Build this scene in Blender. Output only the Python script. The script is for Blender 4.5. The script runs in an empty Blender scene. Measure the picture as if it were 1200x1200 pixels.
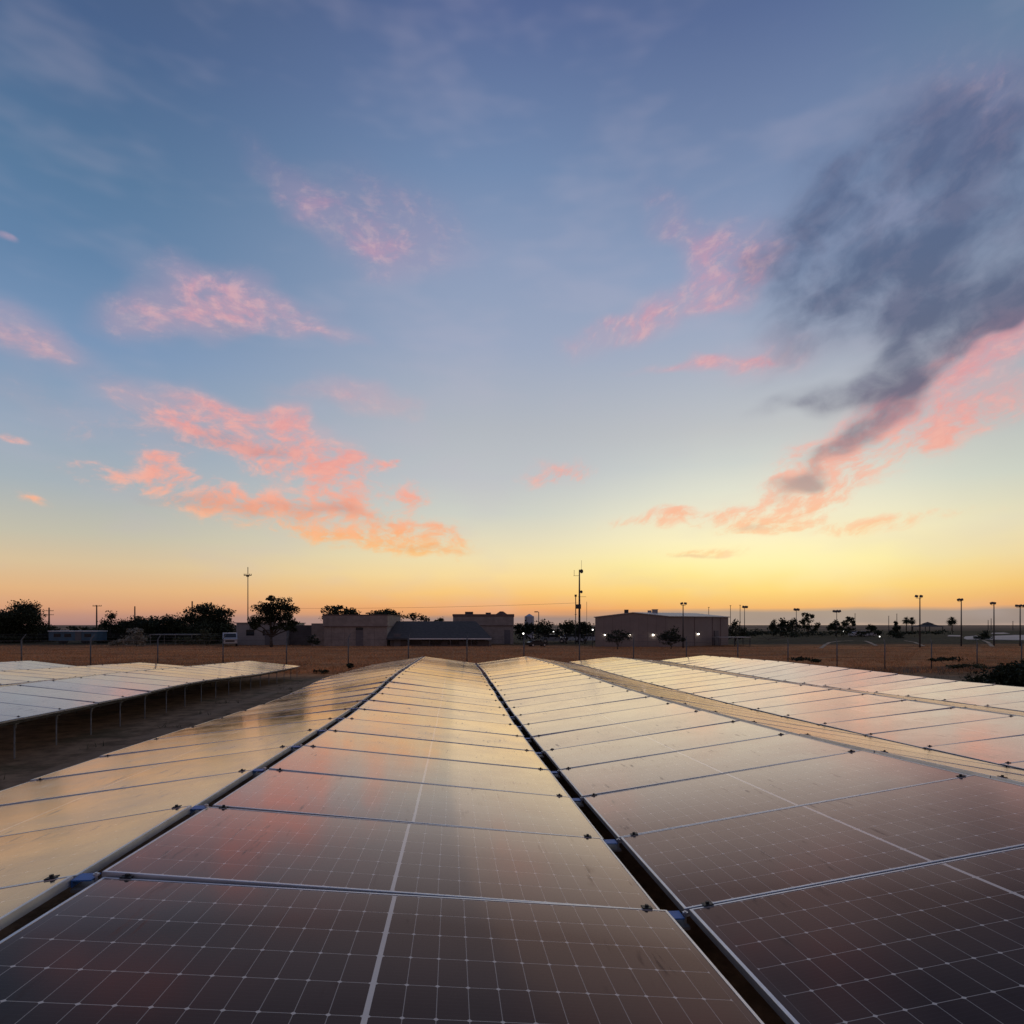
import bpy, math, random
import numpy as np
from mathutils import Vector, Matrix
random.seed(7); RNG = np.random.default_rng(7)
S = bpy.context.scene
C = S.collection
# ------------------------------------------------------------------ camera frame
FPX, CU, HZ = 778.0, 600.0, 732.5
TH = 0.0851
CAMZ = 2.2
Fv = np.array([math.sin(TH), math.cos(TH), 0.0]); Rv = np.array([math.cos(TH), -math.sin(TH), 0.0])
def at(u, v, D):
    p = D * (Fv + Rv * (u - CU) / FPX); return np.array([p[0], p[1], CAMZ + D * (HZ - v) / FPX])
def px(m, D): return m * D / FPX
def project(p):
    d = p[0]*Fv[0] + p[1]*Fv[1]; r = p[0]*Rv[0] + p[1]*Rv[1]
    if d < .05: return None
    return CU + FPX*r/d, HZ - FPX*(p[2]-CAMZ)/d
def sm(a, b, x):
    t = np.clip((x - a) / (b - a), 0, 1); return t*t*(3-2*t)
def ground(x, y):
    return -(0.25*sm(18, 34, y) + 0.36*sm(0, 25, x)*sm(14, 40, y) + 0.34*sm(40, 90, y)*(1-0.6*sm(0, 40, x)))
def onground(u, D):
    p = at(u, HZ, D); p[2] = float(ground(p[0], p[1])); return p

cam = bpy.data.cameras.new('camera'); co = bpy.data.objects.new('camera', cam); C.objects.link(co)
co.location = (0, 0, CAMZ); co.rotation_euler = (math.pi/2, 0, -TH)
cam.lens = FPX/1200*36; cam.sensor_width = 36; cam.shift_y = (HZ-600)/1200
cam.clip_start = .02; cam.clip_end = 60000
S.camera = co

# ------------------------------------------------------------------ node helper
class NT:
    def __init__(s, nt): s.nt = nt; s.n = nt.nodes; s.l = nt.links
    def node(s, typ, **kw):
        n = s.n.new(typ)
        for k, v in kw.items(): setattr(n, k, v)
        return n
    def put(s, sock, v):
        if isinstance(v, bpy.types.NodeSocket): s.l.new(v, sock)
        elif isinstance(v, E): s.l.new(v.s, sock)
        elif v is not None: sock.default_value = v
    def m(s, op, a, b=None, c=None, clamp=False):
        n = s.node('ShaderNodeMath', operation=op, use_clamp=clamp)
        for i, v in enumerate((a, b, c)):
            if v is not None: s.put(n.inputs[i], v)
        return E(s, n.outputs[0])
    def vm(s, op, a, b=None, out=0):
        n = s.node('ShaderNodeVectorMath', operation=op)
        s.put(n.inputs[0], a)
        if b is not None: s.put(n.inputs[1], b)
        return n.outputs[out]
    def sep(s, v):
        n = s.node('ShaderNodeSeparateXYZ'); s.put(n.inputs[0], v); return [E(s, o) for o in n.outputs]
    def comb(s, x, y, z=0.0):
        n = s.node('ShaderNodeCombineXYZ'); s.put(n.inputs[0], x); s.put(n.inputs[1], y); s.put(n.inputs[2], z); return n.outputs[0]
    def noise(s, v, scale, detail=5, rough=.55, dist=0.0, out=0, dim='3D'):
        n = s.node('ShaderNodeTexNoise', noise_dimensions=dim); s.put(n.inputs['Vector'], v)
        n.inputs['Scale'].default_value = scale; n.inputs['Detail'].default_value = detail
        n.inputs['Roughness'].default_value = rough; n.inputs['Distortion'].default_value = dist
        o = n.outputs[out]; return E(s, o) if out == 0 else o
    def smooth(s, x, a, b, c=0.0, d=1.0):
        n = s.node('ShaderNodeMapRange', interpolation_type='SMOOTHSTEP')
        s.put(n.inputs[0], x)
        for i, v in enumerate((a, b, c, d)): n.inputs[i+1].default_value = v
        return E(s, n.outputs[0])
    def lin(s, x, a, b, c=0.0, d=1.0):
        n = s.node('ShaderNodeMapRange'); s.put(n.inputs[0], x)
        for i, v in enumerate((a, b, c, d)): n.inputs[i+1].default_value = v
        return E(s, n.outputs[0])
    def ramp(s, x, stops, interp='LINEAR'):
        n = s.node('ShaderNodeValToRGB'); s.put(n.inputs[0], x); r = n.color_ramp; r.interpolation = interp
        while len(r.elements) > 1: r.elements.remove(r.elements[-1])
        for i, (p, c) in enumerate(stops):
            e = r.elements[0] if i == 0 else r.elements.new(p)
            e.position = p; e.color = (*c, 1)
        return n.outputs[0]
    def mix(s, f, a, b, mode='MIX'):
        n = s.node('ShaderNodeMix', data_type='RGBA', blend_type=mode)
        s.put(n.inputs[0], f)
        for k, v in ((6, a), (7, b)):
            if isinstance(v, tuple): v = (*v[:3], 1)
            s.put(n.inputs[k], v)
        return n.outputs[2]
class E:
    def __init__(s, t, sock): s.t = t; s.s = sock
    def __add__(s, o): return s.t.m('ADD', s, o)
    __radd__ = __add__
    def __sub__(s, o): return s.t.m('SUBTRACT', s, o)
    def __rsub__(s, o): return s.t.m('SUBTRACT', o, s)
    def __mul__(s, o): return s.t.m('MULTIPLY', s, o)
    __rmul__ = __mul__
    def __truediv__(s, o): return s.t.m('DIVIDE', s, o)
def srgb(r, g, b):
    f = lambda c: (c/255)/12.92 if c <= 10 else (((c/255)+.055)/1.055)**2.4
    return (f(r), f(g), f(b))

# ------------------------------------------------------------------ sky
W = bpy.data.worlds.new('World'); S.world = W; W.use_nodes = True
W.node_tree.nodes.clear(); t = NT(W.node_tree)
SUN_AZ, SUN_EL = 0.367 + TH, math.radians(0.6)
tc = t.node('ShaderNodeTexCoord')
dvec = tc.outputs['Generated']
X, Y, Z = t.sep(dvec)
fx = X*float(Rv[0]) + Y*float(Rv[1]); fy = X*float(Fv[0]) + Y*float(Fv[1])
az = t.m('ARCTAN2', fx, fy); el = t.m('ARCSINE', Z)
base = t.comb(az, el, 1.0)
hills = t.noise(t.vm('MULTIPLY', base, (1.0, .12, 1.0)), 9.0, 3, .5, dim='2D')
el01 = t.lin(el + (hills-.5)*.0075*t.smooth(el, .10, .0), 0, math.radians(45))
def stops(lst): return [(max(0.0, e/45.0), srgb(*c)) for e, c in lst]
def gradient_sky():
    left = t.ramp(el01, stops([(0, (170,130,122)), (.7, (190,142,122)), (1.3, (214,158,120)), (2.6, (224,178,130)), (4.5, (215,191,154)), (6.6, (194,189,170)), (10.2, (165,176,183)),
        (14.1, (146,164,184)), (19.8, (120,147,181)), (25, (98,130,166)), (30, (86,119,154)), (38, (73,97,136)), (45, (70,88,120))]))
    mid = t.ramp(el01, stops([(0, (168,140,128)), (.6, (160,136,126)), (.85, (214,156,110)), (1.3, (236,166,106)), (2.7, (247,198,122)), (4.2, (247,217,154)), (5.8, (239,222,176)), (7.5, (224,216,188)), (9.5, (205,207,196)), (12.5, (189,193,196)),
        (16.5, (177,182,190)), (22.8, (154,166,190)), (28.9, (138,154,184)), (34.4, (114,137,173)), (43.3, (84,102,146)), (45, (80,98,138))]))
    sun = t.ramp(el01, stops([(0, (176,150,134)), (.2, (150,134,126)), (1.12, (152,132,120)), (1.38, (236,168,86)), (2.9, (252,208,96)), (5, (253,236,142)), (7, (250,238,186)), (9, (235,230,202)), (11, (215,218,206)), (13, (199,205,203)),
        (15.6, (190,193,195)), (21.7, (162,172,192)), (27, (140,157,187)), (32.6, (120,139,173)), (41.3, (88,107,148)), (45, (84,100,138))]))
    right = t.ramp(el01, stops([(0, (172,148,136)), (.2, (146,130,124)), (1.1, (148,130,122)), (1.35, (228,160,96)), (2.9, (240,190,104)), (5, (236,210,150)), (7.4, (222,214,180)), (10.5, (195,202,193)),
        (15.6, (178,181,184)), (21.7, (152,162,182)), (27, (130,146,174)), (32.6, (112,132,162)), (41.3, (86,114,146)), (45, (82,104,138))]))
    sky = t.mix(t.smooth(az, -.60, -.02), left, mid)
    sky = t.mix(t.smooth(az, -.02, .34), sky, sun)
    sky = t.mix(t.smooth(az, .40, .70), sky, right)
    # the eastern half, behind the photographer: dim violet dusk
    east = t.ramp(el01, stops([(0, (138,116,112)), (8, (150,126,124)), (20, (116,114,136)), (45, (78,92,124))]))
    sky = t.mix(t.smooth(t.m('ABSOLUTE', az), .95, 1.9), sky, east)
    # faint wide veils
    veil = t.noise(t.vm('MULTIPLY', base, (3.0, 9.0, 1.0)), 1.4, 3, .6, dim='2D')
    sky = t.mix(t.smooth(veil, .45, .8, 0, .16), sky, srgb(190,180,196))
    return sky
# clouds: each blob is (u, v, ru, rv, turn, weight) turned into azimuth and elevation
PINK = [(205,368,85,34,12,.95), (305,360,95,26,-4,.85), (235,325,85,26,0,.65), (460,262,110,50,-8,.68), (350,228,85,22,-28,.6), (450,305,60,28,0,.45), (38,402,72,32,-12,.75), (45,475,80,26,-15,.40),
    (8,292,11,5,0,1.0), (228,480,95,28,-2,1.05), (190,548,30,26,0,1.2), (118,550,50,22,0,.9), (290,515,110,36,-6,.95), (355,535,110,40,-14,1.0), (400,572,38,19,5,1.2),
    (270,592,120,28,-4,.85), (385,612,140,34,-8,1.0), (500,632,70,26,0,1.3), (475,585,36,16,5,1.25), (470,540,12,6,0,1.1), (435,545,50,10,-5,1.0), (340,482,24,12,0,.8), (330,495,36,17,0,1.1),
    (652,553,50,17,0,1.1), (415,465,85,16,0,.7), (2,514,20,12,0,1.0), (45,588,17,8,0,.9), (380,395,60,13,0,.6), (160,512,70,24,0,.30), (430,622,95,24,-6,.7),
    (770,368,100,24,17,1.15), (850,325,75,36,20,.8), (800,270,90,24,-38,.55), (870,290,80,50,0,.45), (830,427,85,8,2,1.0), (900,415,80,28,0,.55),
    (975,548,125,50,28,1.2), (1060,498,120,50,28,1.2), (1140,412,75,34,22,1.0), (1150,485,80,26,16,1.0), (1185,385,60,40,30,.85), (922,578,44,16,14,.8), (880,615,40,14,0,1.35), (945,575,60,20,12,.9),
    (838,650,64,8,0,1.4), (1000,612,160,13,0,1.0), (800,604,100,11,3,1.1), (1130,110,100,56,-15,.5), (1175,150,50,50,0,.4), (1060,250,80,30,0,.4)]
DARK = [(1010,235,140,95,25,.70), (1110,250,130,110,0,.80), (1150,330,110,46,27,1.10), (1110,385,90,28,27,1.10), (1190,345,80,40,24,1.0), (1060,290,130,60,20,.75), (940,300,110,60,20,.55), (1150,160,90,80,0,.5),
    (1000,462,100,17,3,1.15), (1025,492,66,20,22,.95), (990,522,44,16,36,.6), (955,547,44,13,32,.6), (928,572,40,12,14,.95), (880,618,30,8,0,.6), (838,653,48,4,0,.7), (1080,430,70,17,12,.7), (1000,380,130,50,15,.6),
    (280,594,120,13,-4,.62), (400,600,90,10,-4,.5), (255,520,70,12,-5,.36), (310,524,60,12,-8,.34), (250,378,44,14,0,.25), (500,643,66,8,-6,.35)]
def cloudy_sky(pick):
    sky = gradient_sky()
    warp = t.noise(t.vm('MULTIPLY', base, (1.0, 1.8, 1.0)), 8.0, 2, .55, out=1, dim='2D')
    wv = t.vm('ADD', base, t.vm('MULTIPLY', t.vm('SUBTRACT', warp, (.5, .5, .5)), (.085, .05, 0)))
    def blobs(lst):
        tot = None
        for u, v, ru, rv, rot, w in lst:
            a = math.atan((u-CU)/FPX); e = math.atan((HZ-v)/FPX*math.cos(a))
            k = math.cos(a); sx, sy = ru/FPX*k*1.38, rv/FPX*k*1.38; c, q = math.cos(math.radians(rot)), math.sin(math.radians(rot))
            p1 = E(t, t.vm('DOT_PRODUCT', wv, (c/sx, q/sx, -(c*a+q*e)/sx), out=1))
            p2 = E(t, t.vm('DOT_PRODUCT', wv, (-q/sy, c/sy, (q*a-c*e)/sy), out=1))
            g = t.m('SUBTRACT', 1.0, t.m('MULTIPLY_ADD', p1, p1, p2*p2), clamp=True)
            g2 = g*g
            tot = g2*w if tot is None else t.m('MULTIPLY_ADD', g2, w, tot)
        return tot
    pink = blobs([q for q in PINK if pick(q)]); dark = blobs([q for q in DARK if pick(q)])
    rot = t.node('ShaderNodeVectorRotate', rotation_type='Z_AXIS'); t.put(rot.inputs['Vector'], t.vm('ADD', base, t.vm('MULTIPLY', t.vm('SUBTRACT', warp, (.5, .5, .5)), (.050, .026, 0)))); t.put(rot.inputs['Angle'], t.smooth(az, .02, .22, 0.0, -.34))
    nv = t.vm('MULTIPLY', rot.outputs[0], (1.0, 1.9, 1.0))
    n1 = t.noise(nv, 17.0, 5, .60, .0, dim='2D'); n2 = t.noise(t.vm('ADD', nv, (3.1, 1.7, 0.4)), 40.0, 4, .64, dim='2D')
    hw = t.smooth(el, .20, .36, .52, .30)
    rip = n1 + (n2 - n1)*hw
    pm = t.m('MINIMUM', pink, 1.15)
    lo = t.smooth(el, .20, .34, .04, .40)
    pa = t.smooth(pm, .0, 1.0)*(lo + (.92 - lo)*t.smooth(rip + (pm - .8)*.18, .40, .68))
    n3 = t.noise(t.vm('MULTIPLY', t.vm('ADD', nv, (5.2, 2.2, 0)), (1.0, .74, 1.0)), 10.0, 6, .53, .0, dim='2D')
    dm = t.m('MINIMUM', dark, 1.2)
    da = t.smooth(dm, .0, 1.05)*t.smooth(n3 + (dm - .8)*.24, .28, .74, .26, .88)
    pcol = t.ramp(el01, stops([(0, (255,176,70)), (4, (254,206,92)), (5.6, (252,192,112)), (8.5, (246,178,140)), (11, (238,174,158)), (15, (224,168,166)), (20, (204,162,174)), (27, (178,154,180)), (36, (138,126,162)), (45, (120,116,156))]))
    viv = t.ramp(el01, stops([(0, (255,166,60)), (4, (255,196,70)), (6, (255,176,84)), (8.5, (252,156,104)), (11, (246,142,116)), (15, (236,144,138)), (20, (222,152,158)), (27, (196,154,174)), (36, (146,126,160)), (45, (120,116,156))]))
    pcol = t.mix(t.smooth(pm*rip, .38, .80, 0, .62), pcol, viv)
    pcol = t.mix(t.smooth(n2, .42, .72, 0, .18), pcol, srgb(250,214,196))
    dcol = t.ramp(el01, stops([(0, (200,130,80)), (4.5, (226,168,84)), (7, (186,134,118)), (10.5, (158,124,130)), (14, (112,102,122)), (19, (84,92,118)), (26, (80,96,128)), (36, (84,98,134)), (45, (74,94,136))]))
    sky = t.mix(pa, sky, pcol)
    dcol = t.mix(t.smooth(n1, .40, .68, 0, .20), dcol, srgb(140,134,156))
    sky = t.mix(da, sky, dcol)
    # a thin bright haze over the place where the sun went down
    gl = blobs([(950,630,300,110,0,.26), (905,655,150,34,0,.22)])
    sky = t.mix(gl, sky, srgb(255,246,206))
    return sky
def background(col):
    n = t.node('ShaderNodeBackground'); t.put(n.inputs[0], col); n.inputs[1].default_value = 1.02; return n.outputs[0]
def mixsh(f, a, b):
    n = t.node('ShaderNodeMixShader'); t.put(n.inputs[0], f); t.l.new(a, n.inputs[1]); t.l.new(b, n.inputs[2]); return n.outputs[0]
sideA = background(cloudy_sky(lambda q: q[0]-1.6*q[2] < 600)); sideB = background(cloudy_sky(lambda q: q[0]+1.6*q[2] > 600))
both = mixsh(t.m('GREATER_THAN', az, 0.0), sideA, sideB)
clear = t.m('MAXIMUM', t.m('GREATER_THAN', t.m('ABSOLUTE', az), .95), t.m('GREATER_THAN', el, .85))
whole = mixsh(clear, both, background(gradient_sky()))
nish = t.node('ShaderNodeTexSky', sky_type='NISHITA', sun_disc=False)
nish.sun_elevation = SUN_EL; nish.sun_rotation = SUN_AZ
bg1 = t.node('ShaderNodeBackground'); t.put(bg1.inputs[0], nish.outputs[0]); bg1.inputs[1].default_value = 0.001
ad = t.node('ShaderNodeAddShader'); t.l.new(bg1.outputs[0], ad.inputs[0]); t.l.new(whole, ad.inputs[1])
wo = t.node('ShaderNodeOutputWorld'); t.l.new(ad.outputs[0], wo.inputs[0])
W.cycles.sampling_method = 'MANUAL'; W.cycles.sample_map_resolution = 512

sl = bpy.data.lights.new('sun', 'SUN'); sl.energy = 0.10; sl.angle = math.radians(50); sl.color = (1, .72, .42)
so = bpy.data.objects.new('sun', sl); C.objects.link(so)
sd = Vector((math.sin(SUN_AZ)*math.cos(SUN_EL), math.cos(SUN_AZ)*math.cos(SUN_EL), math.sin(SUN_EL)))
so.rotation_euler = sd.to_track_quat('Z', 'Y').to_euler(); so.location = (30, 60, 30)

S.view_settings.view_transform = 'Standard'; S.view_settings.look = 'None'; S.view_settings.exposure = 0; S.view_settings.gamma = 1
S.cycles.max_bounces = 5; S.cycles.diffuse_bounces = 2; S.cycles.glossy_bounces = 3; S.cycles.transparent_max_bounces = 6
S.cycles.caustics_reflective = False; S.cycles.use_denoising = True

# ------------------------------------------------------------------ materials
def mat(name, col, rough=.6, metal=0.0, var=0.0, vscale=3.0, spec=.5, island=0.0, emit=None):
    m = bpy.data.materials.new(name); m.use_nodes = True; t = NT(m.node_tree)
    b = m.node_tree.nodes['Principled BSDF']
    b.inputs['Roughness'].default_value = rough; b.inputs['Metallic'].default_value = metal
    b.inputs['Specular IOR Level'].default_value = spec
    b.inputs['Base Color'].default_value = (*col, 1)
    c = None
    if var:
        tc = t.node('ShaderNodeTexCoord'); n = t.noise(tc.outputs['Object'], vscale, 6, .6)
        c = t.mix(t.smooth(n, .3, .7), tuple(x*(1-var) for x in col), tuple(min(1, x*(1+var)) for x in col))
    if island:
        g = t.node('ShaderNodeNewGeometry')
        hs = t.node('ShaderNodeHueSaturation'); t.put(hs.inputs['Color'], c if c is not None else (*col, 1))
        t.put(hs.inputs['Value'], t.lin(g.outputs['Random Per Island'], 0, 1, 1-island, 1+island))
        t.put(hs.inputs['Hue'], t.lin(t.m('FRACT', E(t, g.outputs['Random Per Island'])*7.3), 0, 1, .49, .515))
        c = hs.outputs[0]
    if c is not None: t.put(b.inputs['Base Color'], c)
    if emit:
        b.inputs['Emission Color'].default_value = (*emit[0], 1); b.inputs['Emission Strength'].default_value = emit[1]
    return m
M = {}
M['alu'] = mat('anodised_aluminium', (.66,.66,.68), .38, .75, .1, 9)
M['clamp'] = mat('black_clamp', (.015,.015,.017), .5, .3)
M['galv'] = mat('galvanised_steel', (.19,.185,.18), .6, .4, .3, 6)
M['blue'] = mat('blue_bracket_plate', (.04,.15,.42), .5, .15, .12, 20)
M['bolt'] = mat('zinc_bolt', (.55,.56,.58), .35, .9)
M['fence'] = mat('weathered_fence_steel', (.13,.12,.115), .6, .35, .3, 5)
M['wood'] = mat('creosoted_wood', (.05,.036,.028), .85, 0, .3, 3)
M['dsteel'] = mat('dark_painted_steel', (.05,.05,.055), .5, .4, .2, 3)
M['stucco'] = mat('beige_stucco_wall', (.29,.245,.215), .9, 0, .16, 1.3)
M['cap'] = mat('dark_parapet_cap', (.16,.11,.10), .8, 0, .15, 1.5)
M['shed'] = mat('pale_metal_siding', (.30,.275,.26), .7, .1, .08, 1.0)
M['hall'] = mat('tan_metal_siding', (.25,.205,.18), .7, .05, .08, .6)
M['hroof'] = mat('pale_metal_roof', (.30,.29,.29), .4, .3, .1, .7)
M['roof'] = mat('dark_shingle_roof', (.055,.045,.040), .9, 0, .3, 2.5)
M['gutter'] = mat('white_gutter', (.75,.74,.72), .5, 0, .06, 3)
M['wall_dark'] = mat('dark_brown_wall', (.10,.085,.08), .9, 0, .15, 1)  # even dark brown for the shed wing, long wall and pillars
M['door'] = mat('grey_painted_door', (.12,.11,.115), .6, 0, .1, 2)
M['window'] = mat('dark_window_glass', (.02,.022,.026), .08)
M['leaf'] = mat('dark_green_foliage', (.030,.038,.018), .75, 0, .25, .5, .25, .45)
M['leaf2'] = mat('olive_foliage', (.075,.08,.04), .75, 0, .25, .5, .25, .4)
M['sage'] = mat('grey_sage_foliage', (.30,.28,.22), .8, 0, .2, .7, .2, .35)
M['bark'] = mat('brown_bark', (.06,.045,.035), .9, 0, .3, 6)
M['white'] = mat('white_vehicle_paint', (.52,.51,.50), .3, 0, .04, 4)
M['silver'] = mat('silver_vehicle_paint', (.45,.46,.48), .3, .3, .04, 4)
M['blackp'] = mat('black_vehicle_paint', (.02,.02,.022), .3, 0, .1, 4)
M['bluep'] = mat('faded_blue_siding', (.05,.11,.16), .6, 0, .2, 1.0)
M['rubber'] = mat('black_rubber', (.02,.02,.02), .8)
M['tank'] = mat('off_white_tank_paint', (.42,.42,.46), .6, 0, .08, 1)
M['lamp'] = mat('lit_lamp_glass', (.9,.9,.9), .4, emit=((1,.95,.84), 10))
M['lampdim'] = mat('lit_small_lamp', (.9,.9,.9), .4, emit=((1,.97,.9), 3))
M['floodglass'] = mat('unlit_flood_glass', (.10,.10,.11), .15)
M['sand'] = mat('pale_sand', (.66,.53,.43), .95, 0, .1, .25)
M['tracks'] = mat('dusty_track', (.40,.29,.20), .95, 0, .2, .6)

def panel_glass():
    m = bpy.data.materials.new('solar_cell_glass'); m.use_nodes = True; t = NT(m.node_tree)
    b = m.node_tree.nodes['Principled BSDF']
    tc = t.node('ShaderNodeTexCoord'); oi = t.node('ShaderNodeObjectInfo'); rnd = E(t, oi.outputs['Random'])
    x, y, z = t.sep(tc.outputs['Object'])
    CW, CH = 0.0910, 0.1830           # half-cut cell pitch
    ax = t.m('ABSOLUTE', x) - 0.007    # half panels either side of the white centre strip
    cu = ax / CW; cv = (y + 3*CH) / CH
    fu = t.m('ABSOLUTE', t.m('FRACT', cu) - .5); fv = t.m('ABSOLUTE', t.m('FRACT', cv) - .5)  # .5 at the borders
    du = (.5 - fu)*CW; dv = (.5 - fv)*CH
    lu = t.smooth(du, .0015, .0009); lv = t.smooth(dv, .0019, .0011)
    dia = t.smooth(du + dv, .0095, .0075)
    gap = t.m('MAXIMUM', t.m('MAXIMUM', lu*.46, lv*.54), dia*.9)
    centre = t.smooth(t.m('ABSOLUTE', x), .0088, .0074)
    edge = t.m('MAXIMUM', t.smooth(t.m('ABSOLUTE', x), 12*CW+.005, 12*CW+.009), t.smooth(t.m('ABSOLUTE', y), 3*CH, 3*CH+.004))
    inside = 1.0 - edge
    white = t.m('MAXIMUM', gap, centre)*inside
    # fine bus bars run across the cells
    bus = t.smooth(t.m('ABSOLUTE', t.m('FRACT', cv*9.0) - .5), .455, .49)*.16
    cellid = t.node('ShaderNodeTexWhiteNoise', noise_dimensions='3D')
    t.put(cellid.inputs['Vector'], t.comb(t.m('FLOOR', cu)+t.m('SIGN', x)*50.0, t.m('FLOOR', cv), rnd*99.0))
    cellc = t.mix(E(t, cellid.outputs[0]), srgb(26,24,27), srgb(40,30,32))
    cellc = t.mix(bus, cellc, srgb(110,105,110))
    col = t.mix(white, cellc, srgb(240,226,208))
    col = t.mix(edge, col, srgb(44,42,46))
    # dust film, thin rain runs down the slope and bird-foot specks
    ov = t.comb(x + rnd*37.0, y + rnd*91.0, rnd*13.0)
    dn = t.noise(ov, 2.2, 7, .62)
    runs = t.noise(t.vm('MULTIPLY', ov, (2.2, 34.0, 1.0)), 1.3, 4, .55)
    runs2 = t.noise(t.vm('MULTIPLY', ov, (26.0, 3.0, 1.0)), 1.0, 4, .6)
    patch = t.smooth(t.noise(ov, 1.9, 3, .5), .44, .62)
    dust = t.smooth(dn, .25, .8, .03, .12) + t.smooth(runs2, .60, .78)*patch*.04 + t.smooth(t.m('ABSOLUTE', x), 1.06, 1.13, 0, .07) + t.smooth(t.m('ABSOLUTE', y), .50, .56, 0, .05)
    spots = t.node('ShaderNodeTexVoronoi'); t.put(spots.inputs['Vector'], ov); spots.inputs['Scale'].default_value = 7.0
    sp = t.smooth(spots.outputs['Distance'], .07, .04)*t.smooth(t.noise(ov, 3.0, 2), .62, .7)
    col = t.mix(dust, col, srgb(150,132,116))
    streak = t.smooth(runs2, .58, .74)*patch
    rr = rnd*.05 + t.smooth(dn, .3, .75, .08, .15) + streak*.16 + t.smooth(runs, .60, .80)*patch*.08 + sp*.3
    b.inputs['Roughness'].default_value = .9; b.inputs['Specular IOR Level'].default_value = 0.0
    bp = t.node('ShaderNodeBump'); bp.inputs['Strength'].default_value = .05; bp.inputs['Distance'].default_value = .004
    wob = t.noise(ov, 3.0, 3, .5); t.put(bp.inputs['Height'], wob)
    # anti-reflective glass: weak, warm-tinted reflection face on, near mirror at grazing angles
    geo = t.node('ShaderNodeNewGeometry')
    cosv = t.m('ABSOLUTE', E(t, t.vm('DOT_PRODUCT', geo.outputs['Normal'], geo.outputs['Incoming'], out=1)))
    fr = t.ramp(cosv, [(0.0, (.80,.72,.69)), (.06, (.80,.72,.69)), (.13, (.76,.685,.66)), (.20, (.58,.51,.485)), (.28, (.300,.240,.222)), (.36, (.128,.090,.078)), (.45, (.064,.044,.038)), (.58, (.042,.029,.025)), (1.0, (.04,.03,.026))])
    fr = t.mix(streak*.32 + sp*.35 + dust*.5, fr, (0,0,0))
    gl = t.node('ShaderNodeBsdfGlossy'); t.put(gl.inputs['Color'], fr); t.put(gl.inputs['Roughness'], rr); t.l.new(bp.outputs[0], gl.inputs['Normal'])
    frs = t.node('ShaderNodeSeparateColor'); t.put(frs.inputs[0], fr)
    col2 = t.mix(E(t, frs.outputs[1]), col, (0,0,0)); t.put(b.inputs['Base Color'], col2)
    ad = t.node('ShaderNodeAddShader'); t.l.new(b.outputs[0], ad.inputs[0]); t.l.new(gl.outputs[0], ad.inputs[1])
    t.l.new(ad.outputs[0], m.node_tree.nodes['Material Output'].inputs['Surface'])
    return m
M['cells'] = panel_glass()

def ground_mat():
    m = bpy.data.materials.new('field_ground'); m.use_nodes = True; t = NT(m.node_tree)
    b = m.node_tree.nodes['Principled BSDF']; b.inputs['Roughness'].default_value = .95; b.inputs['Specular IOR Level'].default_value = .1
    g = t.node('ShaderNodeNewGeometry'); pos = g.outputs['Position']; x, y, z = t.sep(pos)
    nb = t.noise(pos, .12, 6, .6); nf = t.noise(pos, 2.6, 7, .65); nm = t.noise(pos, .6, 5, .6)
    dirt = t.mix(t.smooth(nf, .3, .72), srgb(100,80,60), srgb(156,126,98))
    dirt = t.mix(t.smooth(nm, .52, .68, 0, .6), dirt, srgb(74,70,48))
    dry = t.mix(t.smooth(nf, .3, .7), srgb(170,104,62), srgb(214,146,90))
    band = t.noise(t.vm('MULTIPLY', pos, (.05, .30, 1.0)), 1.0, 5, .65)
    dry = t.mix(t.smooth(band, .42, .62, 0, .75), dry, srgb(128,88,56))
    turf = t.mix(t.smooth(nm, .35, .7), srgb(50,48,33), srgb(76,66,44))
    wob = (t.noise(t.comb(y*.22, 0.0), 1.0, 2) - .5)*.5
    rut = t.smooth(t.m('ABSOLUTE', t.m('ABSOLUTE', x + 5.35 + wob) - .72), .26, .10)*t.smooth(nm, .3, .6)
    dirt = t.mix(rut*.6, dirt, srgb(150,124,100))
    yw = y + (nb - .5)*6.0 - x*0.10
    k1 = t.smooth(yw, 30.5, 35.5)
    col = t.mix(k1, dirt, dry)
    bare = t.smooth(t.m('ABSOLUTE', yw - 37.0), 3.4, 1.4)*t.smooth(x, 6, 16)
    col = t.mix(bare*.85, col, srgb(72,62,54))
    yt = y + (nb - .5)*26.0
    k2 = t.smooth(yt, 84, 104)
    col = t.mix(k2, col, turf)
    bands = t.noise(t.vm('MULTIPLY', pos, (.0012, .006, 1.0)), 1.0, 5, .6)
    plain = t.mix(t.smooth(bands, .38, .62), srgb(104,84,68), srgb(168,136,110))
    col = t.mix(t.smooth(y, 260, 420), col, plain)
    t.put(b.inputs['Base Color'], col)
    bp = t.node('ShaderNodeBump'); bp.inputs['Strength'].default_value = .7; bp.inputs['Distance'].default_value = .06
    t.put(bp.inputs['Height'], nf); t.l.new(bp.outputs[0], b.inputs['Normal'])
    return m
M['ground'] = ground_mat()
M['drygrass'] = mat('dry_golden_grass', (.60,.275,.12), .9, 0, .38, .22, .1, .5)
M['weed'] = mat('dull_green_weeds', (.055,.058,.032), .9, 0, .3, .5, .1, .4)

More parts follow.
